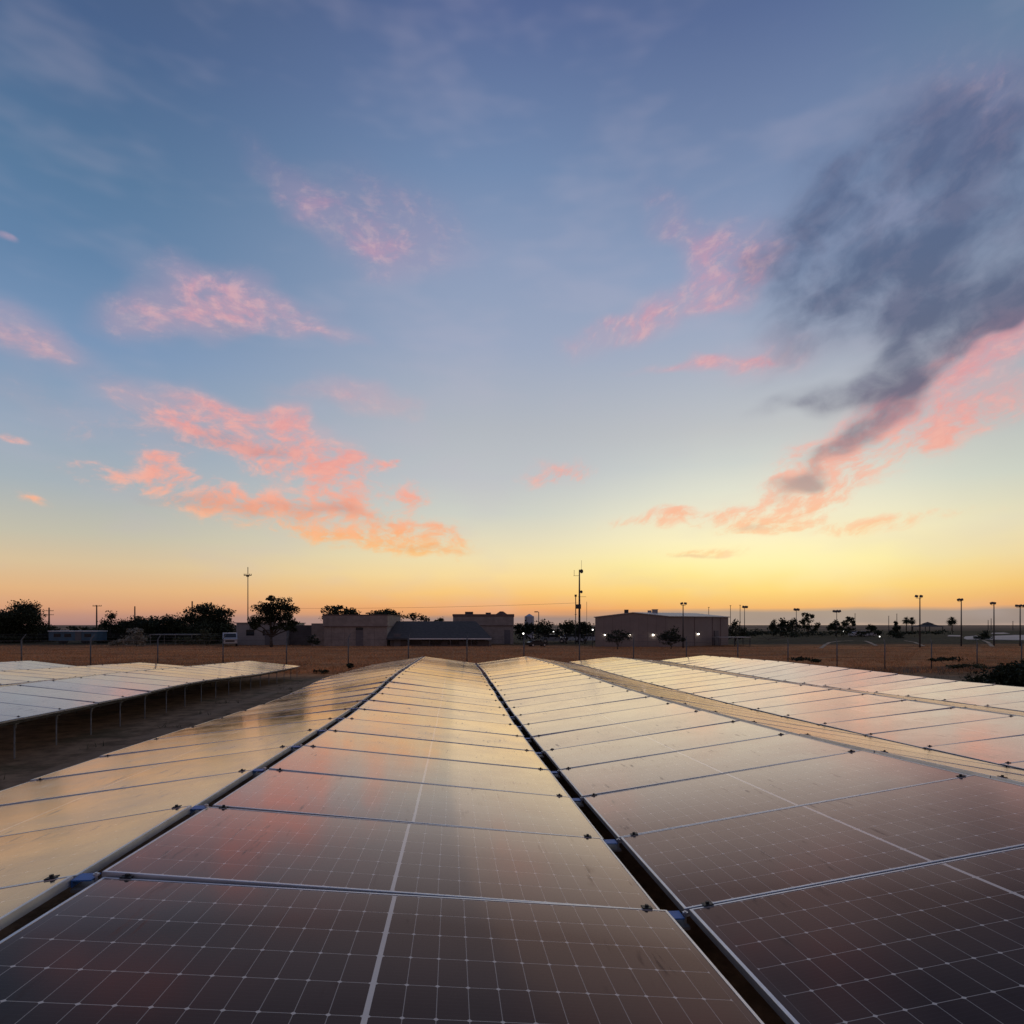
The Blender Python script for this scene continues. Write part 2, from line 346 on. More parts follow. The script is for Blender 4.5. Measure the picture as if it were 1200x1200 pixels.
# ------------------------------------------------------------------ mesh helper
class MB:
    def __init__(s): s.v = []; s.f = []; s.mi = []; s.cur = 0
    def add(s, vs, fs):
        o = len(s.v); s.v += [tuple(map(float, p)) for p in vs]; s.f += [tuple(i+o for i in f) for f in fs]; s.mi += [s.cur]*len(fs); return s
    def box(s, c, d, rot=None):
        x, y, z = d[0]/2, d[1]/2, d[2]/2
        vs = [Vector((i*x, j*y, k*z)) for i in (-1,1) for j in (-1,1) for k in (-1,1)]
        if rot is not None: vs = [rot @ p for p in vs]
        return s.add([p + Vector(c) for p in vs], [(0,1,3,2),(4,6,7,5),(0,4,5,1),(2,3,7,6),(0,2,6,4),(1,5,7,3)])
    def bar(s, a, b, w, h=None):
        a = Vector(a); b = Vector(b); d = b-a; q = d.to_track_quat('Y', 'Z').to_matrix()
        return s.box((a+b)/2, (w, d.length, h or w), q)
    def tube(s, pts, rad, n=8, cap=True):
        pts = [Vector(p) for p in pts]; rings = []
        if not hasattr(rad, '__len__'): rad = [rad]*len(pts)
        for i, p in enumerate(pts):
            d = (pts[min(i+1, len(pts)-1)] - pts[max(i-1, 0)]).normalized()
            a = Vector((1,0,0)) if abs(d.x) < .9 else Vector((0,1,0))
            e1 = d.cross(a).normalized(); e2 = d.cross(e1)
            rings.append([p + (e1*math.cos(2*math.pi*k/n) + e2*math.sin(2*math.pi*k/n))*rad[i] for k in range(n)])
        vs = [p for r in rings for p in r]
        fs = [(i*n+k, i*n+(k+1)%n, (i+1)*n+(k+1)%n, (i+1)*n+k) for i in range(len(pts)-1) for k in range(n)]
        if cap: fs += [tuple(range(n-1,-1,-1)), tuple(range((len(pts)-1)*n, len(pts)*n))]
        return s.add(vs, fs)
    def prism(s, poly, y0, y1):      # polygon in x,z extruded along y
        n = len(poly)
        vs = [(x, y0, z) for x, z in poly] + [(x, y1, z) for x, z in poly]
        return s.add(vs, [tuple(range(n)), tuple(range(2*n-1, n-1, -1))] + [(i, i+n, (i+1)%n+n, (i+1)%n) for i in range(n)])
    def build(s, name, mats, parent=None, smooth=False):
        me = bpy.data.meshes.new(name); me.from_pydata(s.v, [], s.f); me.update()
        for m in (mats if isinstance(mats, (list, tuple)) else [mats]): me.materials.append(m)
        if len(me.materials) > 1: me.polygons.foreach_set('material_index', s.mi)
        if smooth: me.polygons.foreach_set('use_smooth', [True]*len(me.polygons))
        o = bpy.data.objects.new(name, me); C.objects.link(o)
        if parent: o.parent = parent
        return o
def tag(o, label=None, cat=None, group=None, kind=None):
    for k, v in (('label', label), ('category', cat), ('group', group), ('kind', kind)):
        if v: o[k] = v
    return o
def empty(name, loc, label, cat, group=None, rz=0.0):
    o = bpy.data.objects.new(name, None); C.objects.link(o); o.empty_display_size = .2
    o.location = tuple(map(float, loc)); o.rotation_euler = (0, 0, rz); return tag(o, label, cat, group)
def copy_tree(o):
    c = o.copy(); C.objects.link(c)
    for ch in list(o.children):
        d = ch.copy(); C.objects.link(d); d.parent = c
        for g in list(ch.children):
            e = g.copy(); C.objects.link(e); e.parent = d
    return c

# ------------------------------------------------------------------ ground
xs = np.concatenate([np.linspace(-30000, -400, 8), np.linspace(-300, -60, 13), np.linspace(-55, 60, 116), np.linspace(65, 300, 13), np.linspace(400, 30000, 8)])
ys = np.concatenate([[-3000, -300, -60], np.linspace(-20, 110, 131), np.linspace(120, 400, 15), [600, 1000, 2000, 5000, 12000, 30000]])
gx, gy = np.meshgrid(xs, ys); gz = ground(gx, gy) + np.where((abs(gx) < 60) & (gy < 110), .02*np.sin(gx*1.7+gy*.6)*np.sin(gy*1.3-gx*.4), 0)
nx = len(xs)
gm = MB(); gm.v = list(zip(gx.ravel().tolist(), gy.ravel().tolist(), gz.ravel().tolist()))
gm.f = [(j*nx+i, j*nx+i+1, (j+1)*nx+i+1, (j+1)*nx+i) for j in range(len(ys)-1) for i in range(nx-1)]; gm.mi = [0]*len(gm.f)
tag(gm.build('ground', M['ground'], smooth=True), kind='structure')

# ------------------------------------------------------------------ solar arrays
PW, PL, PIT, Y0 = 1.134, 2.278, 1.154, 2.746
def line(x, pts, off=0.0):
    Yk = np.array([p[0] for p in pts]); Hk = np.array([p[1] for p in pts])
    yy = np.linspace(0, 36, 361); hh = np.interp(yy, Yk, Hk)
    for _ in range(2): hh = np.convolve(np.pad(hh, 8, mode='edge'), np.ones(17)/17, 'valid')
    return (x, lambda y: CAMZ - float(np.interp(y, yy, hh)))
LN = dict(
 a=line(-3.802, [(1.5,1.30),(3,1.33),(6,1.385),(7.3,1.39),(8.5,1.415),(9.6,1.445),(10.8,1.48),(13,1.55),(15.3,1.585),(17.7,1.55),(19.5,1.52),(25.7,1.68),(30.5,1.81)]),
 r0=line(-1.435, [(0.4,.88),(1.6,.93),(2.75,.978),(3.9,1.02),(5.05,1.057),(6.2,1.093),(7.36,1.133),(8.5,1.165),(9.67,1.185),(10.8,1.2),(12,1.207),(13.2,1.205),(15.4,1.175),(18.5,1.21),(24,1.31),(29.3,1.40),(31,1.43)]),
 v1=line(.932, [(0.4,1.055),(1.6,1.14),(2.75,1.218),(3.9,1.282),(5.05,1.332),(6.2,1.372),(7.36,1.416),(8.5,1.449),(9.67,1.476),(10.8,1.486),(12,1.504),(16.5,1.537),(19.4,1.56),(23,1.59),(30.5,1.76)]),
 r2=line(3.285, [(0.4,.735),(1.6,.805),(2.75,.87),(3.9,.935),(5.05,1.0),(6.2,1.054),(7.36,1.08),(8.5,1.125),(9.67,1.152),(10.8,1.183),(12,1.207),(13.9,1.23),(16.3,1.24),(20.4,1.26),(25,1.34),(30.6,1.445)]),
 v3=line(5.65, [(3,1.30),(5,1.40),(6.5,1.461),(7.6,1.497),(8.75,1.52),(9.9,1.555),(11,1.582),(13.2,1.635),(15.5,1.66),(18,1.70),(20,1.73),(25.8,1.77),(33,1.85)]),
 r4=line(8.0, [(5,1.20),(8.9,1.29),(10,1.31),(11.2,1.315),(12.3,1.33),(13.4,1.352),(14.5,1.37),(16.7,1.41),(19.6,1.455),(24.6,1.50),(29.2,1.53),(33.5,1.62)]),
 v5=line(10.35, [(8,1.54),(12.2,1.60),(13.3,1.61),(15.6,1.68),(20.3,1.79),(26,1.79),(33,1.80)]),
 r6=line(12.7, [(8,1.36),(13.8,1.38),(14.75,1.39),(15.9,1.41),(17.1,1.41),(18.1,1.395),(19.3,1.375),(26,1.42),(33,1.55)]),
 e=line(-7.05, [(8,1.46),(11.6,1.53),(15.1,1.575),(17.1,1.54),(19.5,1.56),(21.9,1.66),(24.6,1.77),(28.7,1.85),(31.3,1.90)]),
 l1=line(-9.42, [(10,1.22),(14.8,1.267),(17.2,1.30),(18.3,1.31),(19.5,1.325),(20.6,1.355),(25,1.47),(31.3,1.63)]),
 l2=line(-11.79, [(10,1.48),(15,1.54),(18,1.56),(20.6,1.60),(25,1.74),(31.3,1.90)]),
 l3=line(-14.15, [(14,1.26),(18,1.32),(22,1.42),(31.3,1.69)]),
 l4=line(-16.5, [(14,1.52),(20,1.60),(25,1.74),(31.3,1.89)]),
 l5=line(-18.87, [(20,1.34),(25,1.43),(31.3,1.58)]),
 l6=line(-21.2, [(20,1.60),(25,1.70),(31.3,1.86)]))
ORD = 'first second third fourth fifth sixth seventh eighth ninth tenth eleventh twelfth thirteenth fourteenth fifteenth sixteenth seventeenth eighteenth nineteenth twentieth twenty-first twenty-second twenty-third twenty-fourth twenty-fifth twenty-sixth twenty-seventh'.split()

def frame_mb():
    f = MB(); lip, dep = .012, .035; a, b = PL/2, PW/2
    # outer ring profile: lip on top, outer wall down to the bottom flange
    def ring(x, y, z): return [(-x,-y,z),(x,-y,z),(x,y,z),(-x,y,z)]
    c = .0015
    L = [ring(a-lip, b-lip, -.003), ring(a-lip, b-lip, 0), ring(a-c, b-c, 0), ring(a, b, -c), ring(a, b, -dep), ring(a-.03, b-.03, -dep)]
    vs = [p for r in L for p in r]
    fs = [(r*4+i, r*4+(i+1)%4, (r+1)*4+(i+1)%4, (r+1)*4+i) for r in range(5) for i in range(4)]
    return f.add(vs, fs)
def make_panel():
    root = empty('solar_panel', (0,0,0), 'solar panel', 'solar panel', 'solar panels on the mounted tables')
    frame_mb().build('frame', M['alu'], root)
    g = MB(); a, b = PL/2-.012, PW/2-.012
    g.add([(-a,-b,-.0015),(a,-b,-.0015),(a,b,-.0015),(-a,b,-.0015)], [(0,1,2,3)]); g.build('glass', M['cells'], root)
    k = MB(); k.add([(-a,-b,-.008),(a,-b,-.008),(a,b,-.008),(-a,b,-.008)], [(3,2,1,0)]); k.build('backsheet', M['gutter'], root)
    for sx in (-1, 1):
        c = MB(); xx = sx*(PL/2-.085); yy = PW/2+.010
        c.box((xx, yy, .0025), (.042, .034, .005)); c.box((xx, yy, -.016), (.04, .012, .03))
        c.tube([(xx, yy, .005), (xx, yy, .014)], 0.008, 6)
        c.build('clamp', M['clamp'], root)
    return root
proto = make_panel(); used = [False]
def place_panel(la, lb, i, off, label):
    y0 = Y0 + (i-1+off)*PIT; y1 = y0 + PIT
    (xa, ha), (xb, hb) = LN[la], LN[lb]
    c00 = np.array([xa, y0, ha(y0)]); c01 = np.array([xa, y1, ha(y1)]); c10 = np.array([xb, y0, hb(y0)]); c11 = np.array([xb, y1, hb(y1)])
    cen = (c00+c01+c10+c11)/4
    jx, jy = random.gauss(0, .0028), random.gauss(0, .0024); cen[0] += random.gauss(0, .004); cen[1] += random.gauss(0, .0025); cen[2] += random.gauss(0, .0012)
    ex = (c10+c11-c00-c01)/2; ex[2] += jx*2; ex[1] += random.gauss(0, .002); ex /= np.linalg.norm(ex)
    ey = (c01+c11-c00-c10)/2; ey[2] += jy; ey -= ex*ey.dot(ex); ey /= np.linalg.norm(ey); ez = np.cross(ex, ey)
    o = proto if not used[0] else copy_tree(proto); used[0] = True
    o.matrix_world = Matrix(((ex[0],ey[0],ez[0],cen[0]),(ex[1],ey[1],ez[1],cen[1]),(ex[2],ey[2],ez[2],cen[2]),(0,0,0,1)))
    o['label'] = label
    return o
def visible(la, lb, i, off, m=0):
    for k in range(5):
        for q in range(9):
            y = Y0 + (i-1+off+k/4)*PIT; s = q/8; (xa, ha), (xb, hb) = LN[la], LN[lb]
            p = project((xa*(1-s)+xb*s, y, ha(y)*(1-s)+hb(y)*s))
            if p and -m < p[0] < 1200+m and p[1] < 1200+m: return True
    return False
ROWS = [('a','r0',0,24,'amber slope left of the ridge gap'), ('r0','v1',0,24,'middle slope ending at the dark valley gap'), ('v1','r2',0,24,'pale slope right of the dark valley gap'),
        ('r2','v3',0,24,'narrow tan back slope right of centre'), ('v3','r4',.25,26,'peach slope beyond the tan strip'), ('r4','v5',.25,26,'thinnest tan back slope at right'),
        ('v5','r6',.25,26,'outermost slope at right by the dark bushes')]
LOFF = (31.23-Y0)/PIT - 25 + 0.0
LOFF = LOFF - math.floor(LOFF)
LEND = int(math.floor((31.3-Y0)/PIT - LOFF))
for k, nm in enumerate(('slope above the bare posts, left array', 'second slope from the aisle, left array', 'third slope from the aisle, left array',
                        'fourth slope from the aisle, left array', 'fifth slope from the aisle, left array', 'sixth slope from the aisle, left array')):
    ks = ['e','l1','l2','l3','l4','l5','l6']
    ROWS.append((ks[k+1], ks[k], LOFF, LEND, nm))
NP = 0
for la, lb, off, end, nm in ROWS:
    ids = [i for i in range(0, end+1) if visible(la, lb, i, off)]
    for i in ids:
        kn, kf = i-ids[0], end-i
        if la in ('r0', 'v1') and kn < 8: lab = 'solar panel, %s from the camera, %s' % (ORD[kn], nm)
        elif kf == 0: lab = 'solar panel at the far end, %s' % nm
        else: lab = 'solar panel, %s from the far end, %s' % (ORD[kf], nm)
        place_panel(la, lb, i, off, lab); NP += 1
print('PANELS', NP)

# rails under the low edges, posts with brackets in the gaps
def rail(key, y0, y1, dx, label):
    x, h = LN[key]; m = MB(); yy = np.arange(y0, y1+.01, PIT/2)
    m.tube([(x+dx, y, h(y)-.080) for y in yy], .022, 4)
    tag(m.build('mounting_rail', M['galv']), label, 'rail', 'rails under the panel edges')
rail('a', Y0-PIT, 30.4, .12, 'galvanised rail under the low edge of the amber slope')
rail('e', 9.5, 31.2, -.20, 'galvanised rail on top of the bare posts in the left array')
def make_post(bracket):
    root = empty('support_post', (0,0,0), 'post', 'post', 'posts under the solar panels')
    m = MB(); m.tube([(0,0,-1.3), (0,0,-.06)], .0135, 8); m.build('pipe', M['galv'], root, True)
    f = MB(); f.box((0,0,-.052), (.09,.10,.012)); f.box((0,.035,-.09), (.012,.012,.07)); f.build('top_plate', M['galv'], root)
    if bracket:
        b = MB(); b.box((-.012,0,-.016), (.075,.075,.005)); b.box((-.047,0,-.030), (.005,.075,.024)); b.build('bracket', M['blue'], root)
        n = MB(); n.tube([(.034,-.018,-.05), (.034,-.018,.008)], .006, 6); n.tube([(.034,-.018,-.004), (.034,-.018,.004)], .012, 6); n.build('bolt', M['bolt'], root)
    return root
pb, pn = make_post(True), make_post(False); first = {True: True, False: True}
def place_post(x, y, z, bracket, label):
    src = pb if bracket else pn
    o = src if first[bracket] else copy_tree(src); first[bracket] = False
    o.location = (x, y, z); o['label'] = label
for key, br, dx, off, i0, i1, nm in (('r0', True, 0, 0, 0, 24, 'post with blue bracket in the ridge gap'), ('v1', True, 0, 0, 0, 24, 'post with blue bracket in the dark valley gap'),
                                 ('a', False, .12, 0, 3, 24, 'thin post under the low edge of the amber slope'),
                                 ('e', False, -.20, LOFF, 6, LEND, 'bare post under the front edge, left array'),
                                 ('l1', False, 0, LOFF, 10, LEND, 'post in shade under the first ridge, left array'),
                                 ('l2', False, 0, LOFF, 10, LEND, 'post in shade under the second low edge, left array')):
    x, h = LN[key]
    for i in range(i0, i1+1):
        y = Y0 + (i+off)*PIT; k = i1-i
        place_post(x+dx, y, h(y) + (0 if br else -.05), br, (nm + ', ' + ORD[k] + ' from the far end') if k else nm + ', at the far end')

# ------------------------------------------------------------------ fence
fn = empty('chain_link_fence', (0,0,0), 'chain link fence with angled barbed wire arms crossing the dry field', 'fence')
fc = 34.377
fp = []
for k in range(-4, 23):
    c = fc*(1+.01457*k); p = Rv*(fc*(-.7389+.09488*k)) + Fv*c; fp.append(np.array([p[0], p[1], float(ground(p[0], p[1]))]))
fdir = (fp[-1]-fp[0])[:2]; fdir /= np.linalg.norm(fdir); nrm = np.array([-fdir[1], fdir[0]])   # away from the camera
FH = 1.68
ARM = np.array([nrm[0]*.24 + fdir[0]*.10, nrm[1]*.24 + fdir[1]*.10, .30])
for p in fp:
    m = MB(); m.tube([p+(0,0,-.1), p+(0,0,FH)], .036, 8); o = m.build('post', M['fence'], fn, True)
    a = MB(); a.tube([p+(0,0,FH), p+(0,0,FH)+ARM], [.024,.018], 6); a.build('barb_arm', M['fence'], o)
m = MB(); m.tube([p+(0,0,FH-.05) for p in fp], .008, 6); m.build('top_rail', M['fence'], fn)
m = MB()
for q in (.35, .65, .97): m.tube([p+(0,0,FH)+ARM*q for p in fp], .004, 3)
m.build('barbed_wire', M['fence'], fn)
m = MB(); w = .0022; hgt = FH-.1; dd = .16
for a, b in zip(fp[:-1], fp[1:]):
    L = np.linalg.norm(b-a); ux = (b-a)/L
    nst = int((L+hgt)/dd)
    for sgn in (1, -1):
        for j in range(nst):
            s0 = j*dd - hgt
            lo, hi = max(s0, 0), min(s0+hgt, L)
            if hi-lo < .02: continue
            z0, z1 = lo-s0, hi-s0
            if sgn < 0: z0, z1 = hgt-z0, hgt-z1
            p0 = a+ux*lo+np.array([0,0,z0+.04]); p1 = a+ux*hi+np.array([0,0,z1+.04])
            n3 = np.array([nrm[0], nrm[1], 0])*w*sgn; sd3 = np.array([0,0,w])
            m.add([p0+n3, p0-sd3, p0+sd3, p1+n3, p1-sd3, p1+sd3], [(0,1,4,3),(1,2,5,4),(2,0,3,5)])
m.build('wire_mesh', M['fence'], fn)

# ------------------------------------------------------------------ grass and weeds
def blades(name, material, pts, hmin, hmax, wid, n=3, lean=.5):
    k = len(pts); P = np.repeat(pts, n, 0); N = len(P)
    P = P + np.c_[RNG.normal(0, .05, (N,2)), np.zeros(N)]
    P[:,2] = ground(P[:,0], P[:,1]) - .02
    h = RNG.uniform(hmin, hmax, N); a = RNG.uniform(0, 2*np.pi, N); w = wid*RNG.uniform(.6, 1.4, N)
    dx = np.c_[np.cos(a)*w, np.sin(a)*w, np.zeros(N)]
    top = P + np.c_[RNG.normal(0, lean, N)*h*.7, RNG.normal(0, lean, N)*h*.7, h]
    V = np.stack([P-dx, P+dx, top], 1).reshape(-1, 3)
    me = bpy.data.meshes.new(name); me.vertices.add(len(V)); me.vertices.foreach_set('co', V.ravel())
    me.loops.add(len(V)); me.loops.foreach_set('vertex_index', np.arange(len(V)))
    me.polygons.add(N); me.polygons.foreach_set('loop_start', np.arange(0, len(V), 3)); me.polygons.foreach_set('loop_total', np.full(N, 3))
    me.update(calc_edges=True); me.validate(); me.materials.append(material)
    o = bpy.data.objects.new(name, me); C.objects.link(o); return o
def field_pts(n, d0, d1, u0=-80, u1=1280):
    D = np.exp(RNG.uniform(np.log(d0), np.log(d1), n)); u = RNG.uniform(u0, u1, n)
    p = D[:,None]*(Fv[None,:] + Rv[None,:]*((u-CU)/FPX)[:,None]); return p
def clump(p, s=1.0): return np.sin(p[:,0]*.8*s+1.3)*np.sin(p[:,1]*.55*s+.4) + .6*np.sin(p[:,0]*2.1*s-p[:,1]*1.7*s) + RNG.normal(0, .5, len(p))
gp = field_pts(90000, 33.0, 92)
gp = gp[gp[:,1] - gp[:,0]*.10 > 33.2]
gp = gp[clump(gp) > -.7]
tag(blades('dry_grass', M['drygrass'], gp, .06, .22, .009), 'dry golden grass covering the field beyond the fence', 'grass', kind='stuff')
wp = field_pts(9000, 33, 42, 300, 1280); wp = wp[(clump(wp, 1.7) > .9)]
w2 = field_pts(6000, 88, 150, 560, 1280); w2 = w2[clump(w2, .4) > .2]
w3 = np.c_[RNG.uniform(-6.6, -3.9, 700), RNG.uniform(6, 33, 700), np.zeros(700)]; w3 = w3[clump(w3, 1.6) > .9]
tag(blades('weeds', M['weed'], np.concatenate([wp, w2, w3]), .04, .16, .008, 6, .8), 'dull green weeds growing in patches on the dirt and along the fence', 'weeds', kind='stuff')

# ------------------------------------------------------------------ trees
def leaves(mb, cen, rad, n, size, flat=.75):
    d = RNG.normal(0, 1, (n, 3)); d /= np.linalg.norm(d, axis=1)[:,None]
    r = RNG.uniform(0, 1, n)**.45
    lump = 1 + .22*np.sin(d[:,0]*5+cen[0])*np.sin(d[:,1]*4+cen[1]*2) + .18*np.sin(d[:,2]*7+cen[0]*3+d[:,0]*4)
    P = np.array(cen) + d*np.array(rad)*(r*lump)[:,None]
    a = RNG.normal(0, 1, (n, 3)); a /= np.linalg.norm(a, axis=1)[:,None]
    b = np.cross(a, RNG.normal(0, 1, (n, 3))); b /= np.linalg.norm(b, axis=1)[:,None]
    s = size*RNG.uniform(.6, 1.4, n)[:,None]
    V = np.stack([P-a*s, P+b*s*.55, P+a*s, P-b*s*.55], 1).reshape(-1, 3)
    o = len(mb.v); mb.v += list(map(tuple, V.tolist())); mb.f += [(o+4*i, o+4*i+1, o+4*i+2, o+4*i+3) for i in range(n)]; mb.mi += [0]*n
def tree(name, label, cat, D, ell, trunk_u, material='leaf', group=None, dens=1.0, leaf=None, trunk_w=.16):
    """ell: (u, v, ru, rv) puffs of the crown; the depth radius follows the width."""
    base = onground(trunk_u, D); root = empty(name, base, label, cat, group)
    k = D/FPX; crown = MB(); tr = MB(); leaf = leaf or max(.10, 1.15*k)
    zb = base[2]
    puffs = []
    for u, v, ru, rv in ell:
        c = at(u, v, D + random.uniform(-.5, .5)*ru*k); rad = (ru*k, ru*k*random.uniform(.8, 1.0), rv*k)
        # each puff is several smaller clumps
        nsub = max(4, int(ru*rv/16))
        for j in range(nsub):
            d = RNG.normal(0, 1, 3); d /= np.linalg.norm(d); d *= random.uniform(.35, .85)
            cc = c + d*np.array(rad); cc[2] = max(cc[2], zb+.12)
            rr = np.array(rad)*random.uniform(.36, .55)
            leaves(crown, cc-base, rr, int(dens*max(40, 1.0*ru*rv*.55/ (leaf/(1.15*k))**2)), leaf)
        leaves(crown, c-base, np.array(rad)*.8, int(dens*max(60, ru*rv*1.3/(leaf/(1.15*k))**2)), leaf)
        puffs.append(c-base)
    top = max(p[2] for p in puffs); low = min(at(e[0], e[1]+e[3], D)[2] for e in ell)-zb
    fork = max(.25, min(low*.8, top*.4))
    h = trunk_w
    tr.tube([(0,0,-.1), (random.uniform(-.1,.1),0,fork*.5), (random.uniform(-.15,.15), random.uniform(-.1,.1), fork)], [h*1.2, h*.9, h*.75], 8)
    for p in puffs[:9]:
        q = Vector(p)*.9; f = Vector((0,0,fork*.92)); md = (f+q)/2 + Vector((random.uniform(-.2,.2), random.uniform(-.2,.2), random.uniform(0,.25)))
        tr.tube([f, md, q], [h*.62, h*.4, h*.15], 6)
    tr.build('trunk', M['bark'], root, True); crown.build('crown', M[material], root)
    return root
GT = 'dark trees behind the field'
tree('tree', 'dense dark tree mass at the left edge of the row, tallest there', 'tree', 105, [(2,728,26,17),(30,722,24,16),(-25,730,25,20),(42,731,14,13),(15,742,40,12),(36,716,10,6),(12,750,45,8)], 10, group=GT)
tree('bush', 'long dark hedge under the trees left of the grey shed', 'hedge', 112, [(118,745,22,9),(146,739,26,14),(176,738,26,14),(206,738,26,14),(234,744,24,11),(264,743,18,11)], 190, group=GT, trunk_w=.08)
tree('tree', 'low dark tree sloping down toward the blue trailer', 'tree', 112, [(56,739,15,8),(68,741,12,6),(50,746,25,8)], 56, group=GT)
tree('tree', 'short bushy tree just left of the tall utility pole', 'tree', 190, [(86,737,10,4),(98,737,11,4),(112,738,9,4)], 98, group=GT)
tree('tree', 'dark tree topped by a rounded knob beside the utility pole', 'tree', 105, [(131,720,9,7),(128,732,13,9),(136,744,20,11),(124,750,14,7)], 130, group=GT)
tree('tree', 'low dark tree between the knob-topped tree and the palm', 'tree', 106, [(150,735,14,11),(165,734,16,11),(158,746,24,9),(176,748,18,8)], 158, group=GT)
tree('tree', 'spiky low dark tree behind the carport', 'tree', 108, [(190,729,18,9),(178,732,12,9),(205,733,14,11),(190,745,24,10),(206,748,20,8)], 190, group=GT)
tree('tree', 'large round dark tree left of the grey shed', 'tree', 104, [(245,718,22,11),(228,724,16,12),(262,726,14,14),(246,734,30,14),(252,748,26,9),(232,745,14,10)], 246, group=GT, trunk_w=.24)
tree('tree', 'wide rounded tree with visible trunk in front of the grey shed', 'tree', 84, [(310,714,14,11),(328,708,14,8),(338,716,12,12),(318,722,20,10),(300,728,12,9),(337,729,12,9),(318,702,8,4),(296,734,7,5),(341,736,8,6),(327,736,9,5)], 318, group=GT, dens=1.4, trunk_w=.2)
tree('tree', 'dark tree rising behind the parapet of the central building', 'tree', 118, [(398,717,20,8),(384,721,10,8),(410,721,12,8),(396,712,8,4)], 398, group=GT)
tree('tree', 'dark tree line crown over the left part of the shingle roof', 'tree', 122, [(452,722,18,9),(440,719,10,6),(466,722,14,7),(456,717,8,4)], 455, group=GT)
tree('tree', 'thin dark tree over the middle of the shingle roof', 'tree', 126, [(486,723,12,6),(498,725,9,5)], 488, group=GT)
tree('tree', 'tiny tree top over the right end of the shingle roof', 'tree', 130, [(516,726,7,4)], 516, group=GT)
tree('tree', 'dark bushy tree in front of the water tank', 'tree', 108, [(622,738,17,11),(637,737,13,11),(612,742,10,8),(644,742,8,7),(606,734,5,6)], 624, group=GT)
tree('tree', 'dark bushy tree left of the antenna mast', 'tree', 108, [(661,733,10,8),(668,739,15,11),(655,742,9,8)], 664, group=GT)
tree('tree', 'dark bushy tree under the antenna mast', 'tree', 106, [(684,736,12,9),(692,739,9,10),(677,742,11,9)], 686, group=GT)
GS = 'bushes by the buildings'
tree('bush', 'dark twiggy bush in front of the left wall lamps', 'bush', 82, [(722,743,13,7),(734,744,9,7),(713,747,7,6),(724,750,14,5)], 724, group=GS, dens=.8, trunk_w=.06)
tree('bush', 'round dark bush between the wall lamps of the big building', 'bush', 82, [(786,744,14,8),(778,748,9,6),(796,748,8,6),(786,751,13,5)], 786, group=GS, trunk_w=.06)
tree('bush', 'dark bush by the right end of the big building', 'bush', 100, [(862,733,8,8),(868,740,10,8),(856,742,8,8)], 862, group=GS, trunk_w=.08)
tree('bush', 'tall grey sage bush at the edge of the dry field', 'bush', 86, [(160,740,9,6),(156,750,18,6),(166,749,12,7),(150,752,11,4)], 160, 'sage', GS, trunk_w=.05)
tree('bush', 'low grey bush left of the tall sage bush', 'bush', 88, [(138,752,8,4),(133,754,6,3)], 137, 'sage', GS, trunk_w=.05)
tree('bush', 'olive green bush at the foot of the large round tree', 'bush', 90, [(242,741,9,7),(238,748,12,7),(248,748,9,8)], 242, 'leaf2', GS, trunk_w=.06)
tree('bush', 'olive bush under the carport corner', 'bush', 92, [(212,750,10,5),(222,751,8,5)], 215, 'leaf2', GS, trunk_w=.05)
tree('bush', 'dark shrub against the corner of the central building', 'bush', 84, [(364,749,7,6),(370,752,6,4)], 366, group=GS, trunk_w=.05)
GR = 'trees across the park'
tree('tree', 'upright dark tree, first of the clump under the twin light pole', 'tree', 175, [(906,731,5,7),(905,737,6,6)], 906, group=GR)
tree('tree', 'tall pointed dark tree in the clump beside the twin light pole', 'tree', 176, [(916,728,5,7),(920,733,8,6),(914,737,8,5)], 916, group=GR)
tree('tree', 'dark tree filling the clump behind the twin light pole', 'tree', 180, [(928,730,6,6),(933,735,8,6),(924,738,7,4)], 929, group=GR)
tree('tree', 'airy two-lobed dark tree right of the twin light pole', 'tree', 172, [(944,722,5,5),(949,725,6,6),(941,729,5,5),(947,734,7,6),(958,733,4,4),(953,738,5,4)], 947, group=GR, dens=.8)
tree('tree', 'dark tree behind the triple light pole', 'tree', 178, [(979,731,6,6),(974,735,6,5),(984,737,5,4)], 979, group=GR)
tree('tree', 'airy dark tree just right of the triple light pole', 'tree', 174, [(996,726,5,4),(991,731,5,5),(1000,731,4,5),(996,738,6,5)], 996, group=GR, dens=.8)
tree('bush', 'small dark bush right of the park trees', 'bush', 200, [(1019,735,6,3.5),(1023,737,5,3)], 1020, group=GR, trunk_w=.05)
tree('tree', 'conical dark evergreen standing alone left of the twin palms', 'tree', 150, [(1050,731,2.5,3),(1050,736,6,5),(1050,741,9,6),(1051,745,11,4)], 1050, group=GR)
tree('bush', 'dark round bush between the pale sand patches', 'bush', 140, [(1153,744,8,5),(1149,748,9,3),(1158,748,7,4)], 1153, group=GR, trunk_w=.05)
tree('bush', 'long dark hedge running right from the big building', 'hedge', 125, [(885,741,16,6),(910,742,18,5.5),(936,743,18,5),(868,745,10,5),(962,743,16,4.5)], 900, group=GR, trunk_w=.05)
tree('bush', 'long low dark hedge across the park right of the lone evergreen', 'hedge', 165, [(1072,742,16,3.2),(1100,741,18,3),(1012,742,14,3),(985,742,16,3.5)], 1072, group=GR, trunk_w=.05)
tree('bush', 'small dark bush beside the small white lamp', 'bush', 150, [(1030,741,5,4)], 1030, group=GR, trunk_w=.05)
GB = 'low bushes beyond the outer panel row'
tree('bush', 'broad dark green bush close behind the outermost panels', 'bush', 27, [(1185,792,36,13),(1225,790,40,18),(1150,797,22,7),(1205,803,40,10)], 1190, 'leaf', GB, leaf=.07, trunk_w=.04, dens=.9)
tree('bush', 'low weedy bush at the foot of a fence post on the bare strip', 'bush', 38, [(1140,780,16,4),(1122,781,10,3)], 1138, 'leaf2', GB, leaf=.07, trunk_w=.02)
